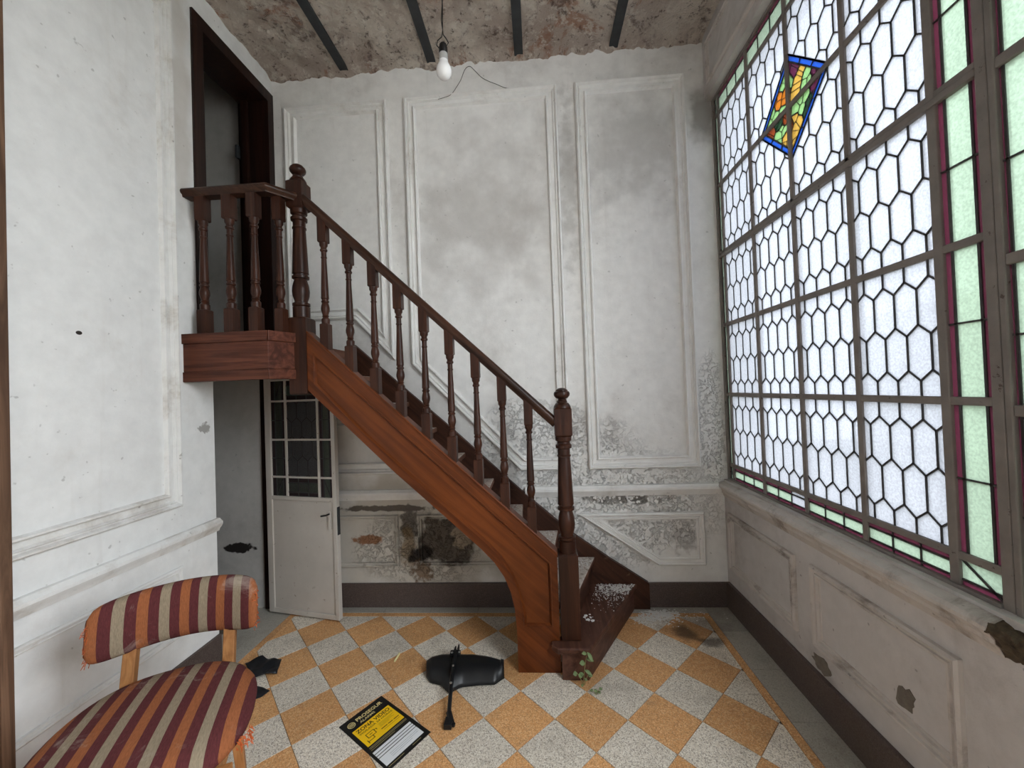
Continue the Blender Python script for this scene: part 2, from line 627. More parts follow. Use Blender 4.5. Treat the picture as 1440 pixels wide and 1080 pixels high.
M['wood_tread'] = wood('wood_tread', srgb(84, 54, 42), srgb(124, 88, 70), scale=(22, 1.8, 22), rough=0.6, wear=srgb(150, 128, 110),
                       dust=srgb(196, 187, 177))
M['wood_first'] = wood('wood_first_tread', srgb(68, 42, 33), srgb(96, 64, 51), scale=(22, 1.8, 22), rough=0.5, wear=srgb(134, 104, 86))
M['wood_frame'] = wood('wood_door_frame', srgb(27, 15, 12), srgb(46, 26, 19), rough=0.4)
M['wood_casing'] = wood('wood_casing', srgb(84, 62, 48), srgb(122, 94, 74), rough=0.6)
M['wood_chair'] = wood('wood_chair', srgb(142, 94, 54), srgb(176, 124, 76), scale=(40, 40, 3), rough=0.45)
M['frame'] = plain('window_frame_paint', srgb(124, 117, 112), 0.55, 0.15, 14, 0.15, chips=srgb(78, 66, 58))
M['lead'] = plain('lead_came', srgb(58, 56, 56), 0.5, 0.15, 40)
M['door_paint'] = plain('door_paint', srgb(190, 184, 176), 0.5, 0.08, 5, 0.1, chips=srgb(150, 138, 126))
M['black'] = plain('black_plastic', srgb(22, 23, 25), 0.38, 0.3, 12, 0.1)
M['rag'] = plain('black_sheet', srgb(20, 22, 27), 0.5, 0.2, 30, 0.1)
M['bolt'] = plain('zinc', srgb(190, 188, 184), 0.35, 0.1, 40, 0.1, 0.8)
M['sign_black'] = plain('sign_black', srgb(20, 20, 20), 0.45, 0.1, 10, 0.0)
M['sign_yellow'] = plain('sign_yellow', srgb(244, 196, 24), 0.45, 0.03, 10, 0.0)
M['sign_white'] = plain('sign_white', srgb(226, 228, 230), 0.45, 0.03, 10, 0.0)
M['sign_gold'] = plain('sign_gold', srgb(232, 214, 150), 0.45, 0.03, 10, 0.0)
M['flake'] = plain('paint_crumb', srgb(222, 220, 216), 0.8, 0.08, 60)
M['leaf'] = plain('leaf', srgb(112, 130, 86), 0.5, 0.2, 60)
M['stem'] = plain('stem', srgb(138, 140, 92), 0.6, 0.2, 60)
M['cig'] = plain('cigarette_paper', srgb(226, 216, 160), 0.7, 0.05, 40)
M['wire'] = plain('black_wire', srgb(26, 24, 22), 0.5)
M['thread'] = plain('frayed_thread', srgb(188, 92, 44), 0.9, 0.25, 60)
M['bulb'] = plain('opal_bulb', srgb(236, 236, 236), 0.22, 0.02, 10, 0.0)
M['bulb_base'] = plain('bulb_collar', srgb(168, 168, 166), 0.3, 0.05, 10, 0.0)
M['bakelite'] = plain('bakelite', srgb(24, 22, 22), 0.4)
M['ext_wall'] = plain('patio_wall', srgb(214, 212, 206), 0.9, 0.08, 2)
M['ext_ground'] = plain('patio_paving', srgb(150, 146, 138), 0.9, 0.1, 3)
M['rot'] = plain('rotten_wood', srgb(74, 62, 48), 0.9, 0.5, 60, 0.8)


def fabric(name):
    k = NT(name)
    P = k.obj()
    sep = k.n('ShaderNodeSeparateXYZ')
    k.l(P, sep.inputs[0])
    u = k.math('FRACT', k.math('ADD', k.math('DIVIDE', sep.outputs['X'], 0.101), 0.6 + 4))
    a, o, b = srgb(86, 43, 44), srgb(142, 86, 54), srgb(138, 124, 104)
    col = k.ramp(u, [(0.0, b), (0.25, a), (0.5, o), (0.75, a)], 'CONSTANT')
    w = k.noise(k.mapping(P, scale=(500, 90, 90)), 1.0, 2)
    col = k.mix(1.0, col, k.ramp(w, [(0.3, 0.80), (0.7, 1.15)]), 'MULTIPLY')
    d = k.noise(P, 9, 8, 0.72, 0.8)
    col = k.mix(k.math('MULTIPLY', k.step(d, 0.56, 0.72), 0.30), col, srgb(196, 184, 172))
    return k.done(col, 0.9, k.bump(w, 0.25, 0.003), 0.15)


M['fabric'] = fabric('striped_upholstery')
G = {
    'white': glass_mat('glass_white', (0.86, 0.90, 1.0, 1)),
    'green': glass_mat('glass_green', (0.66, 0.87, 0.66, 1)),
    'purple': glass_mat('glass_purple', (0.22, 0.040, 0.085, 1)),
    'blue': glass_mat('glass_blue', (0.02, 0.14, 0.85, 1)),
    'g': glass_mat('glass_leaf', (0.38, 0.72, 0.27, 1)),
    'o': glass_mat('glass_orange', (0.80, 0.24, 0.015, 1)),
    'b': glass_mat('glass_brown', (0.36, 0.065, 0.012, 1)),
    'y': glass_mat('glass_yellow', (0.88, 0.52, 0.09, 1)),
    'p': glass_mat('glass_grape', (0.15, 0.022, 0.08, 1)),
    'd': glass_mat('glass_dark_green', (0.015, 0.07, 0.03, 1)),
}
CLEAR = clear_mat()


# ================================================================== SETTING
# ---------------- floor
def fl(u, v, h):
    return (u, v, h)


mb = MB()
mb.box(LEFT - 1.7, 1.30, FRONT, 2.60, -0.12, -0.004)
floor = tag(mb.build('floor', M['grout']), 'ochre and grey terrazzo chequered tile floor', 'floor', kind='structure')
X0, X1, Y0, Y1 = -1.500, 0.876, FRONT + 0.10, 2.280
S2 = 0.2 / math.sqrt(2)
OX, OY = 0.300, 1.580
full = {}
JOINT = 0.0009


def tile_mesh(poly, name, mat):
    c = (sum(p[0] for p in poly) / len(poly), sum(p[1] for p in poly) / len(poly))
    m_ = MB()
    m_.prism([(p[0] - c[0], p[1] - c[1]) for p in offset_poly(poly, JOINT)], fl, -0.006, 0.0, 0.0007)
    o = m_.build(name, mat, floor)
    o.location = (c[0], c[1], random.uniform(-0.0006, 0.0))
    return o


for i in range(-22, 16):
    for j in range(-16, 20):
        def vert(a, b):
            return (OX + (a + b) * S2, OY + (a - b) * S2)
        poly = [vert(i, j), vert(i, j + 1), vert(i + 1, j + 1), vert(i + 1, j)]
        if poly_area(poly) < 0:
            poly.reverse()
        c = clip_rect(poly, X0, X1, Y0, Y1)
        if not c or abs(poly_area(c)) < 0.0006:
            continue
        key = 'tile_orange' if (i + j) % 2 == 0 else 'tile_grey'
        if abs(poly_area(c)) > 0.0399:
            if key not in full:
                full[key] = tile_mesh(poly, 'tile', M[key])
            else:
                o = full[key].copy()
                COL.objects.link(o)
                o.location = (sum(p[0] for p in poly) / 4, sum(p[1] for p in poly) / 4, random.uniform(-0.0006, 0))
        else:
            tile_mesh(c, 'tile', M[key])
ST = 0.036
pitch = 0.2828
# ochre border strips and the plain band between strip and walls
n = int((Y1 - Y0) / pitch) + 1
for xa, xb in ((X1, X1 + ST), (X0 - ST, X0)):
    for q in range(n):
        ya, yb = max(Y0, Y1 - (q + 1) * pitch), Y1 - q * pitch
        tile_mesh([(xa, ya), (xb, ya), (xb, yb), (xa, yb)], 'border_strip', M['tile_orange'])
for q in range(10):
    xa, xb = X0 - ST + q * 0.245, X0 - ST + (q + 1) * 0.245
    tile_mesh([(xa, Y1), (min(xb, X1 + ST), Y1), (min(xb, X1 + ST), Y1 + ST), (xa, Y1 + ST)], 'border_strip', M['tile_orange'])
YB = BACK - 0.005
for xa, xb in ((X1 + ST, 1.07), (LEFT - 0.18, X0 - ST)):
    for q in range(n + 1):
        yb = (2.149 + pitch) - q * pitch
        ya = yb - pitch
        yb = min(yb, YB)
        ya = max(ya, Y0)
        if yb - ya > 0.01:
            tile_mesh([(xa, ya), (xb, ya), (xb, yb), (xa, yb)], 'border_slab', M['tile_band'])
for q in range(9):
    xa, xb = X0 - ST + q * pitch, min(X0 - ST + (q + 1) * pitch, X1 + ST)
    if xb - xa > 0.01:
        tile_mesh([(xa, Y1 + ST), (xb, Y1 + ST), (xb, YB), (xa, YB)], 'border_slab', M['tile_band'])

# ---------------- ceiling: shallow plaster vaults between steel beams
BEAMS = [-1.68, -1.13, -0.578, -0.042, 0.524, 1.07]
mb = MB()
nx, ny = 170, 230
cx0, cx1 = LEFT - 0.02, 1.08
gv = []
for j in range(ny + 1):
    y = FRONT + (BACK + 0.03 - FRONT) * j / ny
    for i in range(nx + 1):
        x = cx0 + (cx1 - cx0) * i / nx
        for b0, b1 in zip(BEAMS[:-1], BEAMS[1:]):
            if b0 <= x <= b1:
                t = (x - b0) / (b1 - b0)
                break
        z = CEIL + 0.006 + 0.010 * 4 * t * (1 - t)
        z += 0.012 * mnoise.noise((x * 8, y * 8, 0.3)) + 0.009 * mnoise.noise((x * 21, y * 21, 1.7)) + 0.006 * mnoise.noise((x * 47, y * 47, 2.7))
        e = max(0.0, 1 - (BACK - y) / 0.06)
        z -= (0.030 + 0.022 * mnoise.noise((x * 13, 0.2, 4.0)) + 0.012 * mnoise.noise((x * 41, 0.7, 5.0))) * e * e
        gv.append((x, y, z))
mb.add(gv, [(j * (nx + 1) + i, (j + 1) * (nx + 1) + i, (j + 1) * (nx + 1) + i + 1, j * (nx + 1) + i + 1)
            for j in range(ny) for i in range(nx)])
mb.box(cx0 - 0.2, 1.28, FRONT, 2.60, CEIL + 0.09, CEIL + 0.25)
ceiling = tag(mb.build('ceiling', M['ceiling'], smooth=60, fix=False),
              'bare flaking plaster ceiling vaults between dark steel beams', 'ceiling', kind='structure')
for bx_ in BEAMS[1:-1]:
    b = MB()
    b.box(bx_ - 0.026, bx_ + 0.026, FRONT, BACK - 0.012, CEIL - 0.010, CEIL + 0.002)
    b.box(bx_ - 0.005, bx_ + 0.005, FRONT, BACK - 0.012, CEIL + 0.002, CEIL + 0.06)
    b.build('steel_beam', M['steel'], ceiling)

# ---------------- back wall
mb = MB()
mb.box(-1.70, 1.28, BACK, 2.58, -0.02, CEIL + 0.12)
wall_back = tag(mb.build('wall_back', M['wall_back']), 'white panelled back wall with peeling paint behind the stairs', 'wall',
                kind='structure')


def fb(u, v, h):
    return (u, BACK - h, v)


BIG = [(0, -0.002), (0.001, 0.012), (0.006, 0.021), (0.012, 0.022), (0.016, 0.016), (0.018, 0.009), (0.022, 0.009), (0.026, 0.013), (0.030, 0.009),
       (0.033, 0.003), (0.054, 0.002), (0.056, 0.013), (0.060, 0.017), (0.066, 0.016), (0.070, 0.006), (0.073, -0.002)]
SMALL = [(0, -0.002), (0.001, 0.010), (0.006, 0.015), (0.011, 0.014), (0.014, 0.008), (0.019, 0.007), (0.021, 0.010), (0.025, 0.009), (0.027, -0.002)]
WIDE = [(0, -0.002), (0.001, 0.012), (0.008, 0.018), (0.014, 0.016), (0.017, 0.008), (0.025, 0.007), (0.027, 0.012), (0.033, 0.012), (0.036, 0.004),
        (0.042, 0.003), (0.045, -0.002)]
for poly, prof in (
        ([(-1.537, 3.132), (-0.872, 3.132), (-0.872, 1.512), (-1.124, 1.775), (-1.537, 1.775)], BIG),
        ([(-0.765, 3.132), (0.178, 3.132), (0.178, 0.815), (-0.122, 0.815), (-0.765, 1.478)], BIG),
        ([(0.284, 3.134), (0.930, 3.134), (0.930, 0.812), (0.281, 0.812)], BIG),
        ([(-1.56, 0.812), (-0.62, 0.812), (-0.98, 1.18), (-1.56, 1.18)], BIG),
        ([(0.205, 0.550), (0.936, 0.550), (0.936, 0.244), (0.664, 0.244)], WIDE),
        ([(-1.58, 0.245), (-0.885, 0.245), (-0.885, 0.560), (-1.58, 0.560)], SMALL),
        ([(-0.765, 0.245), (-0.20, 0.245), (-0.20, 0.560), (-0.765, 0.560)], SMALL)):
    m_ = MB()
    m_.sweep(poly, [(d_, h_ * 1.3) for d_, h_ in prof], fb)
    m_.build('panel_moulding', M['moulding'] if prof is not SMALL else M['wall_back'], wall_back, smooth=24)
RAIL = [(0.0, 0.650), (0.010, 0.652), (0.014, 0.664), (0.024, 0.676), (0.030, 0.688), (0.030, 0.700), (0.022, 0.706),
        (0.016, 0.714), (0.0, 0.716)]
for a, b in ((-1.69, -0.42), (-0.10, 1.06)):
    m_ = MB()
    m_.run(RAIL, lambda p, q, s: (s, BACK - p + 0.001, q), a, b)
    m_.build('chair_rail', M['moulding'], wall_back, smooth=22)

# curled paint scales standing off the wall in the flaking zones
m_ = MB()
rf = random.Random(3)
for cx_, cz_, rx_, rz_, cnt in ((0.35, 0.62, 0.50, 0.11, 330), (0.05, 0.90, 0.16, 0.09, 170), (0.24, 0.84, 0.04, 0.10, 90), (0.40, 0.88, 0.08, 0.04, 70),
                                (0.40, 0.42, 0.25, 0.12, 230), (0.60, 0.76, 0.30, 0.03, 160), (1.01, 1.00, 0.03, 0.22, 90), (-0.30, 1.00, 0.12, 0.12, 60)):
    for q in range(cnt):
        x, z = rf.gauss(cx_, rx_ * 0.6), rf.gauss(cz_, rz_ * 0.6)
        if x > 1.05 or z < 0.17:
            continue
        s = rf.uniform(0.003, 0.011)
        a = rf.uniform(0, 6.28)
        lift = rf.uniform(0.002, 0.007)
        c_, d_ = math.cos(a), math.sin(a)
        row = []
        for t in (-1, 0, 1):
            for w in (-0.6, 0.6):
                u_, v_ = s * t, s * w * rf.uniform(0.7, 1.3)
                row.append((x + u_ * c_ - v_ * d_, BACK - 0.0005 - lift * (t + 1) ** 2 * 0.25, z + u_ * d_ + v_ * c_))
        m_.add(row, [(0, 2, 3, 1), (2, 4, 5, 3)])
fk = tag(m_.build('paint_scales', M['moulding'], wall_back, fix=False), kind='stuff')
md = fk.modifiers.new('thick', 'SOLIDIFY')
md.thickness = 0.0008

mb = MB()
mb.box(-1.69, -0.12, BACK - 0.014, BACK + 0.001, 0.0, 0.145)
mb.box(0.60, 1.06, BACK - 0.014, BACK + 0.001, 0.0, 0.142)
tag(mb.build('baseboard_back', M['granite'], bevel=0.002), 'dark granite baseboard along the back wall', 'baseboard', kind='structure')

# ---------------- left wall (solid up to the two openings by the back wall)
LW = LEFT - 0.185
DOOR_N = 1.792   # near edge of the upper door opening
LOW_N = 1.876    # near edge of the lower opening
mb = MB()
mb.box(LW, LEFT, FRONT, DOOR_N, -0.02, CEIL + 0.12)
mb.box(LW, LEFT, DOOR_N, LOW_N, -0.02, 1.50)
mb.box(LW, LEFT, DOOR_N, BACK + 0.01, 3.222, CEIL + 0.12)
wall_left = tag(mb.build('wall_left', M['wall_left']), 'white panelled left wall beside the striped chair', 'wall', kind='structure')


def flw(u, v, h):
    return (LEFT + h, u, v)


for poly, prof in (([(0.55, 0.832), (1.680, 0.832), (1.680, 3.135), (0.55, 3.135)], BIG),
                   ([(0.55, 0.262), (1.678, 0.262), (1.678, 0.568), (0.55, 0.568)], SMALL)):
    m_ = MB()
    m_.sweep(poly, prof, flw)
    m_.build('panel_moulding', M['moulding_left'], wall_left, smooth=24)
m_ = MB()
m_.run(RAIL, lambda p, q, s: (LEFT + p - 0.001, s, q), 1.085, LOW_N + 0.006)
m_.build('chair_rail', M['moulding_left'], wall_left, smooth=22)
mb = MB()
mb.box(LEFT - 0.001, LEFT + 0.014, FRONT, LOW_N, 0.0, 0.145)
tag(mb.build('baseboard_left', M['granite'], bevel=0.002), 'dark granite baseboard along the left wall', 'baseboard', kind='structure')
# brown wooden casing at the near end of the left wall
mb = MB()
mb.box(LEFT - 0.001, LEFT + 0.024, 0.96, 1.075, 0.0, CEIL)
mb.box(LEFT - 0.001, LEFT + 0.032, 1.060, 1.091, 0.0, CEIL)
tag(mb.build('trim_1', M['wood_casing'], bevel=0.003), 'weathered brown wooden casing at the left edge', 'trim', kind='structure')

# rooms behind the two openings
mb = MB()
mb.box(-3.3, -1.69, BACK - 0.012, 2.58, -0.02, 1.50)
mb.box(-3.4, -3.3, 0.9, 2.58, -0.02, 1.50)
mb.box(-3.4, LW, 0.8, 0.9, -0.02, 1.50)
tag(mb.build('wall_passage', M['wall_grey']), 'grey plaster wall of the passage under the landing', 'wall', kind='structure')
mb = MB()
mb.box(-3.3, LEFT - 0.06, BACK + 0.03, 2.58, 1.50, CEIL + 0.12)
mb.box(-3.4, -3.3, 0.9, 2.58, 1.50, CEIL + 0.12)
mb.box(-3.4, LW, 0.8, 0.9, 1.50, CEIL + 0.12)
mb.box(-3.4, LW, 0.8, 2.58, CEIL + 0.12, CEIL + 0.2)
mb.box(-3.4, LW, 0.8, 2.58, 1.46, 1.563)
tag(mb.build('wall_upper_room', M['wall_grey']), 'grey walls of the upper room seen through the landing doorway', 'wall', kind='structure')

# upper door frame (dark wood lining and architrave)
door_up = tag(empty('door_2', (LEFT, 2.08, 1.563)), 'dark wooden door frame at the top of the stairs', 'door frame', kind='structure')


def part(name, mat, parent, boxes, bevel=0.002):
    m_ = MB()
    for b in boxes:
        m_.box(*b)
    o = m_.build(name, mat, None, bevel=bevel)
    if parent is not None:
        o.parent = parent
        o.matrix_parent_inverse = parent.matrix_world.inverted() if False else Matrix.Translation(-Vector(parent.location))
    return o


ZU = 1.563
part('jamb', M['wood_frame'], door_up, [(LW, LEFT + 0.012, DOOR_N, DOOR_N + 0.062, ZU, 3.156)])
part('jamb', M['wood_frame'], door_up, [(LW, LEFT + 0.012, BACK - 0.055, BACK - 0.003, ZU, 3.156)])
part('head', M['wood_frame'], door_up, [(LW, LEFT + 0.012, DOOR_N, BACK - 0.003, 3.155, 3.224)])
part('stop', M['wood_frame'], door_up, [(LW + 0.03, LW + 0.07, BACK - 0.075, BACK - 0.055, ZU, 3.155)])
part('hinge', M['steel'], door_up, [(LW - 0.004, LW + 0.012, BACK - 0.082, BACK - 0.052, 2.80, 2.88)])

# ---------------- right wall: dado, header, sill
PIER = 0.92
mb = MB()
mb.box(RIGHT, 1.28, PIER, BACK + 0.01, -0.02, 0.735)
mb.box(1.045, 1.28, FRONT, BACK + 0.01, 2.965, CEIL + 0.12)
mb.box(RIGHT, 1.28, FRONT, 0.695, -0.02, 0.86)  # unseen low wall cutting low light; the added opening above lets in sky
mb.box(RIGHT, 1.28, FRONT, -0.50, 0.86, 2.97)
wall_right = tag(mb.build('wall_right', M['wall_right']), 'grey panelled dado wall below the leaded window', 'wall', kind='structure')


def frw(u, v, h):
    return (RIGHT - h, u, v)


for poly in ([(2.335, 0.236), (1.755, 0.236), (1.755, 0.558), (2.335, 0.558)],
             [(1.655, 0.246), (1.095, 0.246), (1.095, 0.566), (1.655, 0.566)]):
    m_ = MB()
    m_.sweep(poly, WIDE, frw)
    m_.build('panel_moulding', M['moulding_right'], wall_right, smooth=24)
m_ = MB()
m_.sweep([(2.33, 3.02), (-1.1, 3.02), (-1.1, 3.27), (2.33, 3.27)], SMALL,
         lambda u, v, h: (1.045 - h, u, v))
m_.build('panel_moulding', M['moulding_right'], wall_right, smooth=24)


def ragged(cu, cv, ru, rv, n_=18, j_=0.25, tilt=0.0):
    out = []
    for q in range(n_):
        a = 2 * math.pi * q / n_
        r = 1 + random.uniform(-j_, j_)
        u, v = ru * r * math.cos(a), rv * r * math.sin(a)
        out.append((cu + u * math.cos(tilt) - v * math.sin(tilt), cv + u * math.sin(tilt) + v * math.cos(tilt)))
    return out


for c in ((1.622, 0.186, 0.050, 0.030, 0.0), (1.266, 0.335, 0.030, 0.036, 0.5)):
    m_ = MB()
    m_.prism(ragged(c[0], c[1], c[2], c[3], 18, 0.2, c[4]), frw, -0.004, 0.0018)
    m_.build('bare_patch', M['chip'], wall_right)
mb = MB()
mb.box(RIGHT - 0.018, RIGHT + 0.001, PIER, BACK - 0.014, 0.0, 0.150)
tag(mb.build('baseboard_right', M['granite'], bevel=0.003), 'dark granite baseboard under the leaded window', 'baseboard', kind='structure')
SILL = [(1.12, 0.735), (1.10, 0.735), (1.075, 0.728), (1.045, 0.722), (1.028, 0.716), (1.020, 0.706), (1.020, 0.696),
        (1.028, 0.690), (1.032, 0.682), (1.038, 0.676), (1.040, 0.664), (1.048, 0.656), (1.056, 0.640), (1.062, 0.630), (1.12, 0.630)]
mb = MB()
mb.run(SILL, lambda p, q, s: (p, s, q), 1.0, BACK - 0.001)
sill = tag(mb.build('trim_2', M['moulding_right'], smooth=22), 'moulded window sill with peeling grey paint', 'sill', kind='structure')
m_ = MB()
rv = []
for a in range(7):
    y = 1.003 - a * 0.0085
    s = 1.0 - 0.04 * a
    rv.append([(1.062 + (p - 1.062) * s * random.uniform(0.8, 1.06), y + random.uniform(-0.003, 0.003),
                0.68 + (q - 0.68) * s * random.uniform(0.85, 1.05)) for p, q in SILL])
for a, b in zip(rv[:-1], rv[1:]):
    k_ = len(a)
    m_.add(a + b, [(i, (i + 1) % k_, k_ + (i + 1) % k_, k_ + i) for i in range(k_)])
m_.add(rv[-1], [tuple(range(len(SILL)))])
m_.build('broken_end', M['rot'], sill)

# ---------------- front wall behind the camera, patio outside
mb = MB()
mb.box(LW, 1.28, FRONT - 0.15, FRONT, -0.02, CEIL + 0.12)
tag(mb.build('wall_front', M['wall_left']), 'plain white wall behind the viewer', 'wall', kind='structure')
mb = MB()
mb.box(1.28, 7.0, -6.0, 9.0, -0.12, -0.02)
tag(mb.build('ground', M['ext_ground']), 'paved patio ground outside the window', 'ground', kind='structure')
mb = MB()
mb.box(7.0, 7.2, -6.0, 9.0, -0.12, 2.6)
tag(mb.build('wall_patio', M['ext_wall']), 'pale patio wall outside the window', 'wall', kind='structure')

# ================================================================== LEADED WINDOW
win = tag(empty('window_1', (GLASS, 1.7, 0.735)), 'tall leaded window of hexagonal white panes with green and purple borders',
          'window', kind='structure')


def reparent(o, root):
    o.parent = root
    o.matrix_parent_inverse = Matrix.Translation(-Vector(root.location))
    return o


VB = [2.330, 2.025, 1.720, 1.425]
HB = [0.822, 1.229, 1.632, 2.043, 2.447, 2.850]
YW0, YW1 = 1.135, BACK
ZW0, ZW1 = 0.735, 2.965


def bar(name, y0, y1, z0, z1, d0=0.010, d1=0.016, bev=0.003, root=win):
    o = part(name, M['frame'], None, [(GLASS - d0, GLASS + d1, y0, y1, z0, z1)], bev)
    return reparent(o, root)


for y in VB:
    bar('mullion', y - 0.011, y + 0.011, ZW0, ZW1)
for z in HB:
    w = 0.011
    if abs(z - 2.043) < 0.01:
        bar('transom', 1.024, YW1, z - 0.020, z - 0.001, 0.016)
        bar('transom', 1.024, YW1, z + 0.001, z + 0.019, 0.010)
    else:
        bar('transom', 1.024, YW1, z - w, z + w, 0.009, 0.014)
bar('mullion', 1.123, 1.148, ZW0, ZW1, 0.011)
bar('side_frame', YW1 - 0.012, YW1, ZW0, ZW1, 0.018)
bar('bottom_frame', 1.024, YW1, ZW0 - 0.01, ZW0 + 0.010, 0.018)
bar('top_frame', 1.024, YW1, ZW1 - 0.012, ZW1, 0.018)
bar('door_post', 1.000, 1.026, 0.70, ZW1, 0.012, 0.03)


def fg(u, v, h):
    return (GLASS - h, u, v)


CW = 0.0024   # half width of a lead


def came_line(m_, p, q, w=CW, d=0.0045):
    dx, dy = q[0] - p[0], q[1] - p[1]
    L = math.hypot(dx, dy)
    if L < 1e-5:
        return
    nx_, ny_ = -dy / L * w, dx / L * w
    ex, ey = dx / L * w * 0.6, dy / L * w * 0.6
    poly = [(p[0] - ex + nx_, p[1] - ey + ny_), (p[0] - ex - nx_, p[1] - ey - ny_),
            (q[0] + ex - nx_, q[1] + ey - ny_), (q[0] + ex + nx_, q[1] + ey + ny_)]
    m_.prism(poly, fg, -d, d)


def edges_of(polys):
    seen = {}
    for p in polys:
        for i in range(len(p)):
            a, b = p[i], p[(i + 1) % len(p)]
            ka = (round(a[0], 4), round(a[1], 4))
            kb = (round(b[0], 4), round(b[1], 4))
            if ka != kb:
                seen[tuple(sorted((ka, kb)))] = (a, b)
    return list(seen.values())


def pane(name, poly, glass, parent_came, root):
    c = (sum(p[0] for p in poly) / len(poly), sum(p[1] for p in poly) / len(poly))
    m_ = MB()
    rel = [(p[0] - c[0], p[1] - c[1]) for p in poly]
    m_.prism(rel, lambda u, v, h: (-h, u, v), -0.0015, 0.0015, 0.0, 0, 1)
    o = m_.build(name, [glass, CLEAR])
    o.location = (GLASS, c[0], c[1])
    o.parent = parent_came      # the came's own world matrix is the identity
    return o


def hexes(u0, u1, v0, v1, a=0.0725, b=0.102, e=0.030, cu=None, flip=0):
    """elongated hexagons filling a rectangle, centred so that three zigzags cross it"""
    cu = (u0 + u1) / 2 if cu is None else cu
    cv = (v0 + v1) / 2
    out = []
    P_ = b + e
    for r in range(-3, 4):
        zc = cv + (r + 0.5) * P_
        sh = 0.0 if (r + flip) % 2 == 0 else 0.5
        for i in range(-6, 7):
            uc = cu + (i + sh) * a
            hx = [(uc, zc + b / 2 + e), (uc - a / 2, zc + b / 2), (uc - a / 2, zc - b / 2),
                  (uc, zc - b / 2 - e), (uc + a / 2, zc - b / 2), (uc + a / 2, zc + b / 2)]
            c_ = clip_rect(hx, u0, u1, v0, v1)
            if c_ and abs(poly_area(c_)) > 2e-5:
                out.append(c_)
    return out


DC = (1.711, 2.446)     # centre of the fruit lozenge
DR = 0.218
cols = list(zip([2.330, 2.025, 1.720, 1.425], [2.025, 1.720, 1.425, 1.136]))
all_panes = []
cams = []
for ci, (ya, yb) in enumerate(cols):
    for ri in range(5):
        z0, z1 = HB[ri] + 0.004, HB[ri + 1] - 0.004
        u0, u1 = yb + 0.004, ya - 0.004
        polys = hexes(u0, u1, z0, z1, flip=(ri + (1 if ri >= 3 else 0)) % 2)
        # leave out what lies under the lozenge
        if ci in (1, 2) and ri in (3, 4):
            su = 1.0 if ci == 1 else -1.0
            sv = 1.0 if ri == 4 else -1.0
            cut = []
            for p in polys:
                # keep su*(u-DC)+sv*(v-DC) >= DR
                c_ = clip_half(p, -su, -sv, -(DR + su * DC[0] + sv * DC[1]))
                if len(c_) >= 3 and abs(poly_area(c_)) > 3e-5:
                    cut.append(c_)
            polys = cut
        m_ = MB()
        for p, q in edges_of(polys):
            on_edge = any(abs(p[k] - w) < 1e-4 and abs(q[k] - w) < 1e-4 for k, w in ((0, u0), (0, u1), (1, z0), (1, z1)))
            if not on_edge:
                came_line(m_, p, q)
        came = reparent(m_.build('lead_came', M['lead']), win)
        for p in polys:
            y_ = sum(q[0] for q in p) / len(p)
            size = abs(poly_area(p)) / (y_ ** 3)
            all_panes.append((size, p, came))
all_panes.sort(key=lambda t: -t[0])
for size, p, came in all_panes[:290]:
    o = pane('glass_pane', p, G['white'], came, win)
if all_panes[290:]:
    m_ = MB()
    for size, p, came in all_panes[290:]:
        m_.prism(p, fg, -0.0015, 0.0015, 0.0, 0, 1)
    tag(reparent(m_.build('small_panes', [G['white'], CLEAR]), win), kind='stuff')


def border(u0, u1, v0, v1, layers, along, ndiv, root=win, skip=(), diag=False):
    """border glazing; layers = [(fraction, glass)] across, ndiv pieces along ('u' or 'v')"""
    e_ = 0.004       # the glass is rebated into the bars
    u0, u1, v0, v1 = u0 - e_, u1 + e_, v0 - e_, v1 + e_
    m_ = MB()
    todo = []
    t = 0.0
    for li, (fr, gk) in enumerate(layers):
        a, b = t, t + fr
        t = b
        for k_ in range(ndiv):
            s0, s1 = k_ / ndiv, (k_ + 1) / ndiv
            if along == 'v':
                ua, ub = u1 + (u0 - u1) * a, u1 + (u0 - u1) * b
                va, vb = v0 + (v1 - v0) * s0, v0 + (v1 - v0) * s1
            else:
                va, vb = v0 + (v1 - v0) * a, v0 + (v1 - v0) * b
                ua, ub = u1 + (u0 - u1) * s0, u1 + (u0 - u1) * s1
            g_ = G['white'] if (li, k_) in skip else G[gk]
            todo.append(([(ua, va), (ub, va), (ub, vb), (ua, vb)], g_))
            if k_ > 0:
                if along == 'v':
                    came_line(m_, (ua, va), (ub, va), 0.0024)
                else:
                    came_line(m_, (ua, va), (ua, vb), 0.0024)
        if li > 0:
            if along == 'v':
                uu = u1 + (u0 - u1) * a
                came_line(m_, (uu, v0), (uu, v1), 0.0030)
            else:
                vv = v0 + (v1 - v0) * a
                came_line(m_, (u0, vv), (u1, vv), 0.0030)
    if diag:
        came_line(m_, (u1, v1), (u0, v0), 0.0028)
    came = reparent(m_.build('lead_came', M['lead']), root)
    for p, g_ in todo:
        pane('border_pane', p, g_, came, root)


def rows():
    zz = [ZW0 + 0.010] + HB + [ZW1 - 0.012]
    return list(zip(zz[:-1], zz[1:]))


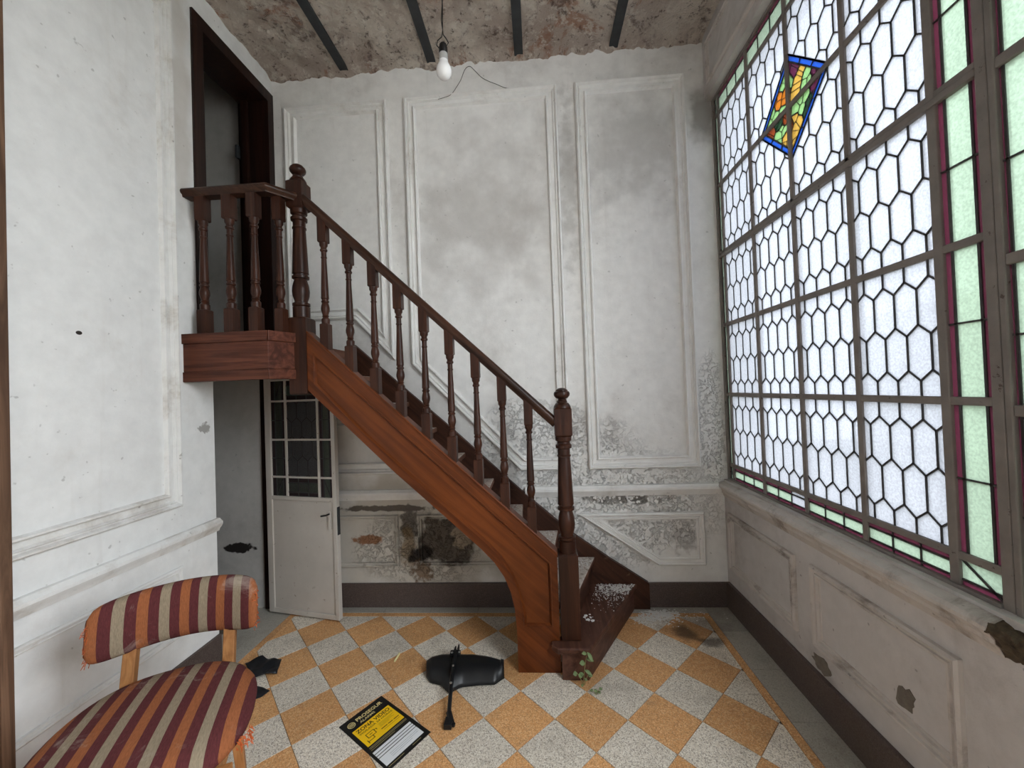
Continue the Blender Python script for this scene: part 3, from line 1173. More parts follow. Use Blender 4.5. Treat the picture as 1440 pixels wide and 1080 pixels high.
RW = rows()
for k_, (z0, z1) in enumerate(RW):
    za, zb = z0 + (0 if k_ == 0 else 0.011), z1 - (0 if k_ == len(RW) - 1 else 0.011)
    corner = k_ in (0, len(RW) - 1)
    # near border column: purple, green, purple
    if not corner:
        border(1.026, 1.122, za, zb, [(0.20, 'purple'), (0.60, 'green'), (0.20, 'purple')], 'v', 2)
        border(2.341, YW1 - 0.012, za, zb, [(0.28, 'purple'), (0.72, 'green')], 'v', 3)
    else:
        border(1.026, 1.122, za, zb, [(0.25, 'purple'), (0.75, 'green')], 'u', 1, diag=True)
        border(2.341, YW1 - 0.012, za, zb, [(0.28, 'purple'), (0.72, 'green')], 'v', 1, diag=True)
for ci, (ya, yb) in enumerate(cols):
    border(yb + 0.011, ya - 0.011, RW[0][0], RW[0][1] - 0.011, [(0.22, 'purple'), (0.53, 'green'), (0.25, 'purple')], 'u', 3,
           skip=((1, 2), (2, 2)) if ci == 1 else ())
    border(yb + 0.011, ya - 0.011, RW[-1][0] + 0.011, RW[-1][1], [(0.76, 'green'), (0.24, 'purple')], 'u', 3)

# fruit lozenge: blue border pieces round a patchwork of fruit and leaf glass
SEEDS = {'g': [(1.74, 2.586), (1.762, 2.562), (1.714, 2.551), (1.836, 2.5), (1.865, 2.477), (1.811, 2.472), (1.761, 2.468), (1.608, 2.505), (1.597, 2.463), (1.624, 2.47), (1.621, 2.42), (1.644, 2.385), (1.679, 2.41), (1.648, 2.431), (1.76, 2.374), (1.793, 2.375), (1.804, 2.345), (1.775, 2.395)],
         'o': [(1.78, 2.54), (1.751, 2.492), (1.792, 2.506), (1.815, 2.544), (1.741, 2.52)],
         'b': [(1.74, 2.422), (1.753, 2.411), (1.861, 2.414), (1.851, 2.424), (1.712, 2.368)],
         'y': [(1.633, 2.54), (1.656, 2.52), (1.665, 2.493), (1.67, 2.477), (1.645, 2.53), (1.746, 2.34), (1.761, 2.303), (1.684, 2.344), (1.689, 2.377), (1.733, 2.301), (1.668, 2.353), (1.701, 2.316), (1.7, 2.28)],
         'p': [(1.666, 2.582), (1.678, 2.572), (1.563, 2.478), (1.551, 2.476), (1.567, 2.425), (1.569, 2.395), (1.575, 2.455), (1.729, 2.618)],
         'd': [(1.603, 2.383), (1.618, 2.366), (1.781, 2.415), (1.805, 2.447), (1.589, 2.387)]}
RI = DR - 0.030
dia = [(DC[0], DC[1] + RI), (DC[0] + RI, DC[1]), (DC[0], DC[1] - RI), (DC[0] - RI, DC[1])]
dio = [(DC[0], DC[1] + DR), (DC[0] + DR, DC[1]), (DC[0], DC[1] - DR), (DC[0] - DR, DC[1])]
m_ = MB()
pts = [(s, k_) for k_, v in SEEDS.items() for s in v]
frags = []
for i, (s, k_) in enumerate(pts):
    poly = list(dia)
    own = []
    for j, (t, kk) in enumerate(pts):
        if i == j:
            continue
        a, b = t[0] - s[0], t[1] - s[1]
        c_ = (t[0] ** 2 + t[1] ** 2 - s[0] ** 2 - s[1] ** 2) / 2
        poly = clip_half(poly, a, b, c_)
        if len(poly) < 3:
            break
    if len(poly) >= 3:
        frags.append((poly, k_))
ed = {}
for poly, k_ in frags:
    for i in range(len(poly)):
        a, b = poly[i], poly[(i + 1) % len(poly)]
        key = tuple(sorted(((round(a[0], 4), round(a[1], 4)), (round(b[0], 4), round(b[1], 4)))))
        ed.setdefault(key, []).append((a, b, k_))
for key, l_ in ed.items():
    a, b, _ = l_[0]
    same = len(l_) == 2 and l_[0][2] == l_[1][2]
    came_line(m_, a, b, 0.0008 if same else 0.0026, 0.003)
blues = []
for q in range(4):
    a0, a1, b0, b1 = dio[q], dio[(q + 1) % 4], dia[q], dia[(q + 1) % 4]
    for w in range(3):
        s0, s1 = w / 3, (w + 1) / 3

        def lp(p, r, s):
            return (p[0] + (r[0] - p[0]) * s, p[1] + (r[1] - p[1]) * s)
        blues.append([lp(a0, a1, s0), lp(a0, a1, s1), lp(b0, b1, s1), lp(b0, b1, s0)])
        came_line(m_, lp(a0, a1, s0), lp(b0, b1, s0), 0.0016)
    came_line(m_, a0, a1, 0.0034)
    came_line(m_, b0, b1, 0.0030)
came = reparent(m_.build('lozenge_came', M['lead']), win)
for poly, k_ in frags:
    pane('fruit_pane', poly, G[k_], came, win)
for poly in blues:
    pane('blue_pane', poly, G['blue'], came, win)

# glazed door leaf at the near end of the window
leaf2 = tag(empty('door_3', (GLASS, 0.84, 0.0)), 'glazed leaf with purple and green panes at the right edge', 'door', kind='structure')
bar('stile', 0.983, 0.998, 0.0, 2.9, 0.014, 0.020, 0.003, leaf2)
bar('stile', 0.700, 0.740, 0.0, 2.9, 0.026, 0.020, 0.003, leaf2)
for z in (0.04, 0.72, 1.21, 1.56, 2.02, 2.45, 2.88):
    bar('rail', 0.740, 0.983, z - 0.013, z + 0.013, 0.012, 0.018, 0.003, leaf2)
reparent(part('kick_panel', M['frame'], None, [(GLASS - 0.008, GLASS + 0.008, 0.740, 0.983, 0.056, 0.704)]), leaf2)
for za, zb in ((0.736, 1.194), (1.226, 1.544), (1.576, 2.004), (2.036, 2.434), (2.466, 2.864)):
    border(0.740, 0.983, za, zb, [(0.05, 'purple'), (0.90, 'green'), (0.05, 'purple')], 'v', 2, root=leaf2)

# ================================================================== METAL DOOR UNDER THE LANDING
# hinged on the far jamb of the lower opening and standing open into the room
hx, hy = -1.672, 2.322
ang = math.atan2(2.216 - 2.312, -1.199 + 1.676)
door = tag(empty('door_1', (hx, hy, 0.0), ang), 'grey metal door with leaded upper panes standing open under the landing', 'door',
           kind='structure')
DL, DH = 0.500, 1.435


def dbox(name, x0, x1, z0, z1, d=0.014, mat=None, parent=door, bevel=0.002, y=0.0):
    m_ = MB()
    m_.box(x0, x1, y - d, y + d, z0, z1)
    return m_.build(name, mat or M['door_paint'], parent, bevel=bevel)


dbox('stile', 0.0, 0.040, 0.012, DH)
dbox('stile', DL - 0.026, DL, 0.012, DH)
dbox('top_rail', 0.040, DL - 0.026, DH - 0.030, DH)
dbox('bottom_rail', 0.040, DL - 0.026, 0.012, 0.040)
dbox('middle_rail', 0.040, DL - 0.026, 0.690, 0.712)
dbox('steel_sheet', 0.040, DL - 0.026, 0.040, 0.690, 0.006)
for z in (1.283, 1.050, 0.826):
    dbox('glazing_bar', 0.040, DL - 0.026, z - 0.006, z + 0.006, 0.009)
for x in (0.150, 0.380):
    dbox('glazing_bar', x - 0.007, x + 0.007, 0.712, DH - 0.030, 0.010)


def fd(u, v, h):
    return (u, -h, v)


def dcame(m_, p, q, w=0.0030):
    dx, dy = q[0] - p[0], q[1] - p[1]
    L = math.hypot(dx, dy)
    nx_, ny_ = -dy / L * w, dx / L * w
    m_.prism([(p[0] + nx_, p[1] + ny_), (p[0] - nx_, p[1] - ny_), (q[0] - nx_, q[1] - ny_), (q[0] + nx_, q[1] + ny_)], fd, -0.004, 0.004)


def dpane(poly, g_, par):
    c = (sum(p[0] for p in poly) / len(poly), sum(p[1] for p in poly) / len(poly))
    m_ = MB()
    m_.prism([(p[0] - c[0], p[1] - c[1]) for p in poly], fd, -0.0012, 0.0012, 0.0, 0, 1)
    o = m_.build('glass_pane', [g_, CLEAR], par)
    o.location = (c[0], 0, c[1])


XS = [(0.040, 0.143), (0.157, 0.373), (0.387, DL - 0.026)]
ZS = [(0.712, 0.820), (0.832, 1.044), (1.056, 1.277), (1.289, DH - 0.030)]
for zi, (z0, z1) in enumerate(ZS):
    for xi, (x0, x1) in enumerate(XS):
        m_ = MB()
        todo = []
        if xi == 1 and zi in (1, 2):
            polys = hexes(x0, x1, z0, z1, 0.0725, 0.082, 0.030, flip=zi % 2)
            for p, q in edges_of(polys):
                if not any(abs(p[k] - w) < 1e-4 and abs(q[k] - w) < 1e-4 for k, w in ((0, x0), (0, x1), (1, z0), (1, z1))):
                    dcame(m_, p, q, 0.0026)
            todo = [(p, G['white']) for p in polys]
        elif xi == 1:
            a, b = z0 + (z1 - z0) * 0.22, z0 + (z1 - z0) * 0.74
            for k_ in range(3):
                xa, xb = x0 + (x1 - x0) * k_ / 3, x0 + (x1 - x0) * (k_ + 1) / 3
                for za, zb, g_ in ((z0, a, 'purple'), (a, b, 'green'), (b, z1, 'purple')):
                    todo.append(([(xa, za), (xb, za), (xb, zb), (xa, zb)], G[g_]))
                if k_:
                    dcame(m_, (xa, z0), (xa, z1), 0.0022)
            dcame(m_, (x0, a), (x1, a))
            dcame(m_, (x0, b), (x1, b))
        else:
            a, b = x0 + (x1 - x0) * 0.28, x0 + (x1 - x0) * 0.78
            nd_ = 2 if zi in (1, 2) else 1
            for k_ in range(nd_):
                za, zb = z0 + (z1 - z0) * k_ / nd_, z0 + (z1 - z0) * (k_ + 1) / nd_
                for xa, xb, g_ in ((x0, a, 'purple'), (a, b, 'green'), (b, x1, 'purple')):
                    todo.append(([(xa, za), (xb, za), (xb, zb), (xa, zb)], G[g_]))
                if k_:
                    dcame(m_, (x0, za), (x1, za), 0.0022)
            dcame(m_, (a, z0), (a, z1))
            dcame(m_, (b, z0), (b, z1))
            if nd_ == 1:
                dcame(m_, (a, z0 if xi == 0 else z1), (b, z1 if xi == 0 else z0), 0.0024)
        came = m_.build('lead_came', M['lead'], door)
        for p, g_ in todo:
            dpane(p, g_, came)
lockp = dbox('lock_plate', 0.446, 0.462, 0.535, 0.635, 0.003, M['door_paint'], door, 0.001, -0.016)
m_ = MB()
m_.tube([(0.454, -0.017, 0.622), (0.454, -0.045, 0.622), (0.446, -0.050, 0.622), (0.424, -0.050, 0.618)], 0.005, 8)
m_.build('handle', M['bakelite'], door, smooth=40)
dbox('lock_edge', DL, DL + 0.004, 0.50, 0.66, 0.010, M['steel'], door, 0)
# brown jamb the door is hung on
mb = MB()
mb.box(-1.735, -1.690, BACK - 0.030, BACK - 0.011, 0.0, 1.46)
tag(mb.build('trim_3', M['wood_frame'], bevel=0.002), 'narrow brown wooden jamb behind the open metal door', 'trim', kind='structure')

# ================================================================== STAIRCASE
stair = tag(empty('staircase', (-0.4, 1.85, 0.0)), 'dark reddish wooden staircase with turned balusters rising to a small landing', 'staircase')


def sp(mb_, name, mat, parent=stair, **kw):
    o = mb_.build(name, mat, **kw)
    o.parent = parent
    if parent is stair:
        o.matrix_parent_inverse = Matrix.Translation(-Vector(stair.location))
    return o


RISE = 0.157
ZT = [0.150 + RISE * k_ for k_ in range(10)]                 # tread tops 1..10 (10 = landing)
NOS = [(0.535, 0.235), (0.298, 0.125), (0.087, 0.026), (-0.115, -0.100), (-0.282, -0.275), (-0.449, -0.449),
       (-0.616, -0.616), (-0.783, -0.783), (-0.950, -0.950), (-1.117, -1.117)]   # nosing x at y=2.36 and y=1.85
YI, YO = 2.352, 1.862


def nx_at(k_, y, back=0.0):
    a, b = NOS[k_]
    return b + (a - b) * (y - 1.85) / (2.36 - 1.85) - back


for k_ in range(9):
    zt = ZT[k_]
    TH = 0.028
    if k_ == 0:
        y0 = 1.768
        poly = [(nx_at(0, YI), YI), (nx_at(0, y0), y0), (0.045, y0), (0.018, y0 + 0.028), (0.018, 1.826), (0.058, 1.828),
                (0.058, YO), (nx_at(1, YO, 0.03), YO), (nx_at(1, YI, 0.03), YI)]
    else:
        poly = [(nx_at(k_, YI), YI), (nx_at(k_, YO), YO), (nx_at(k_ + 1, YO, 0.03), YO), (nx_at(k_ + 1, YI, 0.03), YI)]
    m_ = MB()
    m_.prism(poly, fl, zt - TH, zt)
    sp(m_, 'tread', M['wood_first'] if k_ == 0 else M['wood_tread'], bevel=0.006)
for k_ in range(10):
    z0 = 0.0 if k_ == 0 else ZT[k_ - 1]
    z1 = ZT[k_] - 0.028 if k_ < 9 else ZT[k_]
    m_ = MB()
    if k_ == 0:
        y0 = 1.786
        poly = [(nx_at(0, YI, 0.02), YI), (nx_at(0, y0, 0.02), y0), (0.062, y0), (0.062, 1.826), (0.085, 1.826),
                (0.085, YO), (nx_at(0, YO, 0.06), YO), (nx_at(0, YI, 0.06), YI)]
    else:
        poly = [(nx_at(k_, YI, 0.022), YI), (nx_at(k_, YO, 0.022), YO), (nx_at(k_, YO, 0.042), YO), (nx_at(k_, YI, 0.042), YI)]
    m_.prism(poly, fl, z0, z1)
    sp(m_, 'riser', M['wood_skirt'] if k_ else M['wood_first'])

# outer stringer: frame with a recessed panel and a bead along the lower edge
TOP = lambda x: 0.525 + 0.922 * (0.072 - x)
outer = [(0.058, 0.0), (0.058, TOP(0.058)), (-1.105, TOP(-1.105)), (-1.105, 1.335), (-0.876, 1.112), (-0.690, 0.930),
         (-0.410, 0.676), (-0.290, 0.565), (-0.232, 0.503), (-0.188, 0.436), (-0.160, 0.365), (-0.145, 0.290), (-0.138, 0.190), (-0.138, 0.0)]
inner = [(0.024, 0.212), (0.024, TOP(0.024) - 0.072), (-1.072, TOP(-1.072) - 0.072), (-1.072, 1.362), (-0.868, 1.150),
         (-0.668, 0.957), (-0.388, 0.703), (-0.268, 0.592), (-0.206, 0.526), (-0.158, 0.452), (-0.128, 0.378), (-0.110, 0.300), (-0.102, 0.255), (-0.102, 0.212)]
YF = 1.830


def fs(u, v, h):
    return (u, YF - h, v)


m_ = MB()
n = len(outer)
for h, flip in ((0.0, 0), (-0.030, 1)):
    vv = [fs(u, v, h) for u, v in outer] + [fs(u, v, h) for u, v in inner]
    m_.add(vv, [(i, (i + 1) % n, n + (i + 1) % n, n + i) for i in range(n)])
for ring in (outer, inner):
    vv = [fs(u, v, 0.0) for u, v in ring] + [fs(u, v, -0.030) for u, v in ring]
    m_.add(vv, [(i, (i + 1) % n, n + (i + 1) % n, n + i) for i in range(n)])
stringer = sp(m_, 'outer_stringer', M['wood_string'])
m_ = MB()
m_.prism(offset_poly(inner, -0.004), fs, -0.026, -0.010)
sp(m_, 'recessed_panel', M['wood_panel'], stringer)
m_ = MB()
m_.sweep(inner, [(-0.004, -0.002), (-0.003, 0.0035), (0.002, 0.004), (0.006, -0.002), (0.010, -0.011)], fs)
sp(m_, 'bead', M['wood_string'], stringer, smooth=50)
m_ = MB()
m_.prism([(0.060, TOP(0.060) - 0.002), (0.060, TOP(0.060) + 0.012), (-1.105, TOP(-1.105) + 0.012), (-1.105, TOP(-1.105) - 0.002)],
         fs, -0.062, 0.004)
sp(m_, 'string_cap', M['wood_string'], stringer, bevel=0.003)
# sloping soffit under the flight
m_ = MB()
m_.prism([(-0.30, 0.60), (-1.10, 1.36), (-1.10, 1.375), (-0.30, 0.615)], lambda u, v, h: (u, h, v), 1.862, 2.36)
sp(m_, 'soffit', M['wood_skirt'])
# wall string along the back wall
m_ = MB()
skp = [(0.602, 0.0), (0.602, 0.148), (0.39, 0.288), (0.175, 0.440), (-0.074, 0.655), (-0.26, 0.828), (-0.512, 1.066), (-0.855, 1.372), (-1.12, 1.615),
       (-1.12, 1.33), (-0.55, 0.78), (-0.25, 0.50), (-0.10, 0.30), (-0.10, 0.0)]
m_.prism(skp, fb, -0.001, 0.034)
sp(m_, 'wall_string', M['wood_skirt'], bevel=0.002)

# landing
CH = [(LEFT, 1.713), (-1.216, 1.713), (-1.160, 1.832)]
m_ = MB()
m_.prism([(LEFT - 0.003, 1.735), (-1.226, 1.735), (-1.172, 1.84), (-1.117, 1.86), (-1.117, BACK - 0.002), (LEFT - 0.003, BACK - 0.002)], fl, 1.462, ZU)
sp(m_, 'landing_floor', M['wood_tread'])
ux, uy = -1.160 + 1.216, 1.832 - 1.713
ul = math.hypot(ux, uy)
ux, uy = ux / ul, uy / ul
for z0, z1, pr in ((1.566, 1.612, 0.008), (1.436, 1.566, 0.0), (1.390, 1.436, 0.005)):
    m_ = MB()
    m_.box(LEFT - 0.002, -1.216, 1.713 - pr, 1.738, z0, z1)
    sp(m_, 'landing_fascia', M['wood_fascia'], bevel=0.002)
    m_ = MB()
    nx_, ny_ = uy, -ux
    a = (-1.216 + nx_ * pr, 1.713 + ny_ * pr - (pr * 0.5))
    b = (-1.160 + nx_ * pr, 1.832 + ny_ * pr)
    m_.prism([a, b, (b[0] - nx_ * (0.025 + pr), b[1] - ny_ * (0.025 + pr)), (a[0] - nx_ * (0.025 + pr), a[1] - ny_ * (0.025 + pr) + 0.006)], fl, z0, z1)
    sp(m_, 'landing_fascia', M['wood_fascia'], bevel=0.002)


def squared(m_, cx, cy, z0, z1, w, ch=0.004):
    m_.add([(cx + sx * (w - (ch if e else 0)), cy + sy * (w - (ch if e else 0)), z)
            for z, e in ((z0, 1), (z0 + ch, 0), (z1 - ch, 0), (z1, 1)) for sx, sy in ((-1, -1), (1, -1), (1, 1), (-1, 1))],
           [(3, 2, 1, 0), (12, 13, 14, 15)] + [(j * 4 + i, j * 4 + (i + 1) % 4, (j + 1) * 4 + (i + 1) % 4, (j + 1) * 4 + i)
                                             for j in range(3) for i in range(4)])


BAL = [(0.175, 0.0185), (0.215, 0.0190), (0.222, 0.0150), (0.232, 0.0125), (0.238, 0.0160), (0.246, 0.0130), (0.262, 0.0155),
       (0.285, 0.0195), (0.305, 0.0198), (0.325, 0.0175), (0.345, 0.0140), (0.350, 0.0178), (0.358, 0.0182), (0.364, 0.0150),
       (0.372, 0.0150), (0.378, 0.0182), (0.388, 0.0178), (0.50, 0.0158), (0.62, 0.0132), (0.698, 0.0118), (0.702, 0.0142), (0.710, 0.0142),
       (0.714, 0.0118), (0.752, 0.0120), (0.757, 0.0165), (0.768, 0.0172), (0.776, 0.0135), (0.788, 0.0140), (0.798, 0.0185), (0.826, 0.0195)]


def baluster(cx, cy, zb, zt, extra=0.0, w=0.0205, s=1.0):
    H_ = zt - zb
    m_ = MB()
    squared(m_, cx, cy, zb - extra, zb + H_ * 0.178, w)
    m_.lathe([(r * s, H_ * t) for t, r in BAL], (cx, cy, zb), 14)
    squared(m_, cx, cy, zb + H_ * 0.822, zt + extra * 0.6, w)
    return sp(m_, 'baluster', M['wood_dark'], smooth=40)


RAILZ = lambda x: 1.146 + 0.953 * (0.065 - x)
YB_ = 1.858
for k_ in range(9):
    x = -0.051 - 0.1213 * k_
    baluster(x, YB_, TOP(x) + 0.012, RAILZ(x) - 0.020, 0.028)
for x in (-1.548, -1.416, -1.296):
    baluster(x, 1.752, 1.612, 2.262, 0.0, 0.0225, 1.1)
baluster(-1.207, 1.800, 1.612, 2.262, 0.0, 0.0205)


def newel(cx, cy, prof, blocks, name):
    m_ = MB()
    for z0, z1, w in blocks:
        squared(m_, cx, cy, z0, z1, w, 0.006)
    m_.lathe(prof, (cx, cy, 0), 20)
    return sp(m_, name, M['wood_newel'], smooth=35)


def newel_profile(zc, zb0, k=1.0):
    """zc: foot of the turned part, zb0: underside of the upper square block"""
    L = zb0 - zc
    t = [(0.00, 0.039), (0.10, 0.039), (0.105, 0.034), (0.115, 0.040), (0.135, 0.040), (0.14, 0.030), (0.155, 0.029), (0.20, 0.037), (0.245, 0.0395),
         (0.30, 0.0365), (0.345, 0.0300), (0.36, 0.0285), (0.365, 0.0385), (0.385, 0.0390), (0.39, 0.0320), (0.405, 0.0330), (0.41, 0.0375), (0.43, 0.0368),
         (0.60, 0.0335), (0.80, 0.0290), (0.823, 0.0285), (0.826, 0.0320), (0.838, 0.0320), (0.842, 0.0285), (0.893, 0.0290), (0.90, 0.0370), (0.925, 0.0380),
         (0.94, 0.0300), (0.955, 0.0300), (0.965, 0.0375), (1.0, 0.0390)]
    return [(r * k, zc + L * u) for u, r in t]


def finial(z, k=1.0):
    return [(0.040 * k, z - 0.004), (0.038 * k, z + 0.006), (0.031 * k, z + 0.017), (0.024 * k, z + 0.021), (0.025 * k, z + 0.026), (0.020 * k, z + 0.032),
            (0.018 * k, z + 0.038), (0.028 * k, z + 0.042), (0.036 * k, z + 0.052), (0.038 * k, z + 0.062), (0.035 * k, z + 0.071), (0.029 * k, z + 0.074),
            (0.027 * k, z + 0.080), (0.015 * k, z + 0.088), (0.002, z + 0.090)]


def one_newel(cx, cy, zfoot, zsq, zb0, zb1, base_w, k):
    m_ = MB()
    squared(m_, cx, cy, zfoot, zsq, base_w, 0.006)
    m_.lathe(newel_profile(zsq, zb0, k), (cx, cy, 0), 20)
    squared(m_, cx, cy, zb0, zb1, 0.0400 * k, 0.008)
    m_.lathe(finial(zb1, k), (cx, cy, 0), 20)
    return sp(m_, 'newel_post', M['wood_newel'], smooth=35)


one_newel(0.109, 1.862, 0.150, 0.540, 1.075, 1.212, 0.0440, 1.0)
one_newel(-1.148, 1.868, 1.315, 1.690, 2.225, 2.365, 0.0440, 1.0)

# handrail: moulded profile along the flight, then round the landing
HP = [(-0.019, -0.020), (0.019, -0.020), (0.021, -0.010), (0.028, -0.004), (0.030, 0.006), (0.026, 0.016), (0.015, 0.023), (-0.015, 0.023),
      (-0.026, 0.016), (-0.030, 0.006), (-0.028, -0.004), (-0.021, -0.010)]
m_ = MB()
c_, s_ = math.cos(math.atan(0.953)), math.sin(math.atan(0.953))
L0, L1 = 0.075, -1.118
m_.run(HP, lambda p, q, x: (x + q * s_, YB_ + p, RAILZ(x) + q * c_), L0, L1)
sp(m_, 'handrail', M['wood_rail'], smooth=45)
m_ = MB()
path = [(LEFT - 0.012, 1.752), (-1.232, 1.752), (-1.150, 1.862)]
for (xa, ya), (xb, yb) in zip(path[:-1], path[1:]):
    pass
pts3 = []
for i, (x, y) in enumerate(path):
    if i == 0:
        nn = Vector((0, 1))
        k2 = 1.0
    elif i == 1:
        d1 = Vector((1, 0))
        d2 = Vector((path[2][0] - x, path[2][1] - y)).normalized()
        n1, n2 = Vector((-d1.y, d1.x)), Vector((-d2.y, d2.x))
        nn = (n1 + n2).normalized()
        k2 = 1 / nn.dot(n1)
    else:
        nn = n2
        k2 = 1.0
    pts3.append([(x + nn.x * p * k2 * 1.25, y + nn.y * p * k2 * 1.25, 2.278 + q) for p, q in HP])
kk = len(HP)
for a, b in zip(pts3[:-1], pts3[1:]):
    m_.add(a + b, [(i, (i + 1) % kk, kk + (i + 1) % kk, kk + i) for i in range(kk)])
m_.add(pts3[0], [tuple(range(kk))])
m_.add(pts3[-1], [tuple(range(kk))])
sp(m_, 'handrail', M['wood_rail'], smooth=45)

# ================================================================== THINGS
# ---------------- bare bulb on its flex
bulb = tag(empty('pendant_bulb', (-0.330, 1.55, 2.560)), 'bare opal light bulb in a black holder hanging from the ceiling', 'light bulb')
m_ = MB()
m_.lathe([(0.0015, 0.0), (0.011, 0.0015), (0.0215, 0.0075), (0.0285, 0.018), (0.0308, 0.030), (0.0292, 0.042), (0.0235, 0.055), (0.0185, 0.064), (0.0168, 0.074)],
         (0, 0, 0), 24)
m_.build('globe', M['bulb'], bulb, smooth=60)
m_ = MB()
m_.lathe([(0.0165, 0.073), (0.0180, 0.078), (0.0172, 0.100), (0.0150, 0.104)], (0, 0, 0), 20)
m_.build('collar', M['bulb_base'], bulb, smooth=40)
m_ = MB()
m_.lathe([(0.0155, 0.100), (0.0175, 0.104), (0.0175, 0.126), (0.0150, 0.128), (0.0150, 0.138), (0.010, 0.144), (0.004, 0.146)], (0, 0, 0), 16)
m_.build('holder', M['bakelite'], bulb, smooth=40)
m_ = MB()
m_.tube([(-0.012, 0, 0.120), (-0.026, 0, 0.140), (-0.022, 0, 0.158), (-0.004, 0, 0.172), (0.0, 0, 0.20), (0.003, 0, 0.30), (-0.003, 0.0, 0.42), (0.0, 0, CEIL - 2.555)], 0.0020, 6)
m_.tube([(0.012, 0, 0.130), (0.022, 0, 0.145), (0.012, 0, 0.165), (0.002, 0, 0.180), (-0.004, 0, 0.24), (0.005, 0, 0.34), (0.002, 0, 0.46), (0.002, 0, CEIL - 2.555)], 0.0020, 6)
m_.build('flex', M['wire'], bulb, smooth=60)

m_ = MB()
wp = [(-0.545, 3.096), (-0.50, 3.105), (-0.465, 3.118), (-0.43, 3.16), (-0.40, 3.23), (-0.375, 3.285), (-0.345, 3.30), (-0.315, 3.27), (-0.275, 3.225), (-0.22, 3.180), (-0.17, 3.150), (-0.13, 3.130), (-0.10, 3.126)]
sm = []
for i in range(len(wp) - 1):
    p0, p1, p2, p3 = wp[max(i - 1, 0)], wp[i], wp[i + 1], wp[min(i + 2, len(wp) - 1)]
    for q in range(5):
        t = q / 5
        sm.append(tuple(0.5 * (2 * p1[c] + (p2[c] - p0[c]) * t + (2 * p0[c] - 5 * p1[c] + 4 * p2[c] - p3[c]) * t * t
                               + (3 * p1[c] - p0[c] - 3 * p2[c] + p3[c]) * t ** 3) for c in (0, 1)))
m_.tube([(u, BACK - 0.003 - max(0.0, min(1.0, (3.22 - v) / 0.06)) * 0.022, v) for u, v in sm], 0.0014, 6)
tag(m_.build('loose_wire', M['wire'], smooth=60), 'thin loose wire curling down the back wall behind the bulb', 'wire')

# ---------------- striped chair
chair = tag(empty('striped_chair', (-1.068, 1.000, 0.0), math.radians(27)), 'low chair with frayed maroon, orange and beige striped upholstery', 'chair')


def pad(name, hw, hd, zc, th, parent, pexp=2.6, dome=0.022):
    """rounded seat cushion"""
    m_ = MB()
    seg = 56
    rings = [(0.0, th + dome), (0.25, th + dome * 0.95), (0.5, th + dome * 0.78), (0.72, th + dome * 0.45), (0.86, th + dome * 0.12), (0.94, th - 0.012),
             (0.985, th - 0.028), (1.0, th * 0.45), (0.985, 0.010), (0.94, 0.0), (0.5, 0.0)]
    vs_ = []
    for s, z in rings[1:]:
        for q in range(seg):
            a = 2 * math.pi * q / seg
            c, d = math.cos(a), math.sin(a)
            e = 2.0 / pexp
            x = hw * math.copysign(abs(c) ** e, c) * s
            y = hd * math.copysign(abs(d) ** e, d) * s
            x *= 1.0 - 0.06 * (y / hd if y > 0 else 0)
            vs_.append((x, y, zc + z))
    vs_.append((0, 0, zc + th + dome))
    top = len(vs_) - 1
    fs_ = []
    for j in range(len(rings) - 2):
        for q in range(seg):
            q2 = (q + 1) % seg
            fs_.append((j * seg + q, (j + 1) * seg + q, (j + 1) * seg + q2, j * seg + q2))
    for q in range(seg):
        fs_.append((top, q, (q + 1) % seg))
    fs_.append(tuple((len(rings) - 2) * seg + q for q in range(seg)))
    m_.add(vs_, fs_)
    return m_.build(name, M['fabric'], parent, smooth=60)


seat = pad('seat', 0.240, 0.245, 0.395, 0.062, chair)
m_ = MB()
m_.box(-0.19, 0.19, -0.19, 0.18, 0.345, 0.396)
m_.build('seat_rail', M['wood_chair'], chair, bevel=0.004)


def leg(x0, y0, x1, y1, z0, z1, w0, w1):
    m_ = MB()
    m_.add([(x0 + sx * w0, y0 + sy * w0, z0) for sx, sy in ((-1, -1), (1, -1), (1, 1), (-1, 1))]
           + [(x1 + sx * w1, y1 + sy * w1, z1) for sx, sy in ((-1, -1), (1, -1), (1, 1), (-1, 1))],
           [(3, 2, 1, 0), (4, 5, 6, 7)] + [(i, (i + 1) % 4, 4 + (i + 1) % 4, 4 + i) for i in range(4)])
    return m_


for sx in (-1, 1):
    leg(sx * 0.215, -0.205, sx * 0.200, -0.185, 0.0, 0.397, 0.013, 0.020).build('leg', M['wood_chair'], chair, bevel=0.003)
    leg(sx * 0.150, 0.255, sx * 0.130, 0.205, 0.0, 0.400, 0.012, 0.018).build('leg', M['wood_chair'], chair, bevel=0.003)
    leg(sx * 0.128, 0.205, sx * 0.128, 0.262, 0.398, 0.60, 0.0165, 0.0165).build('back_post', M['wood_chair'], chair, bevel=0.003)


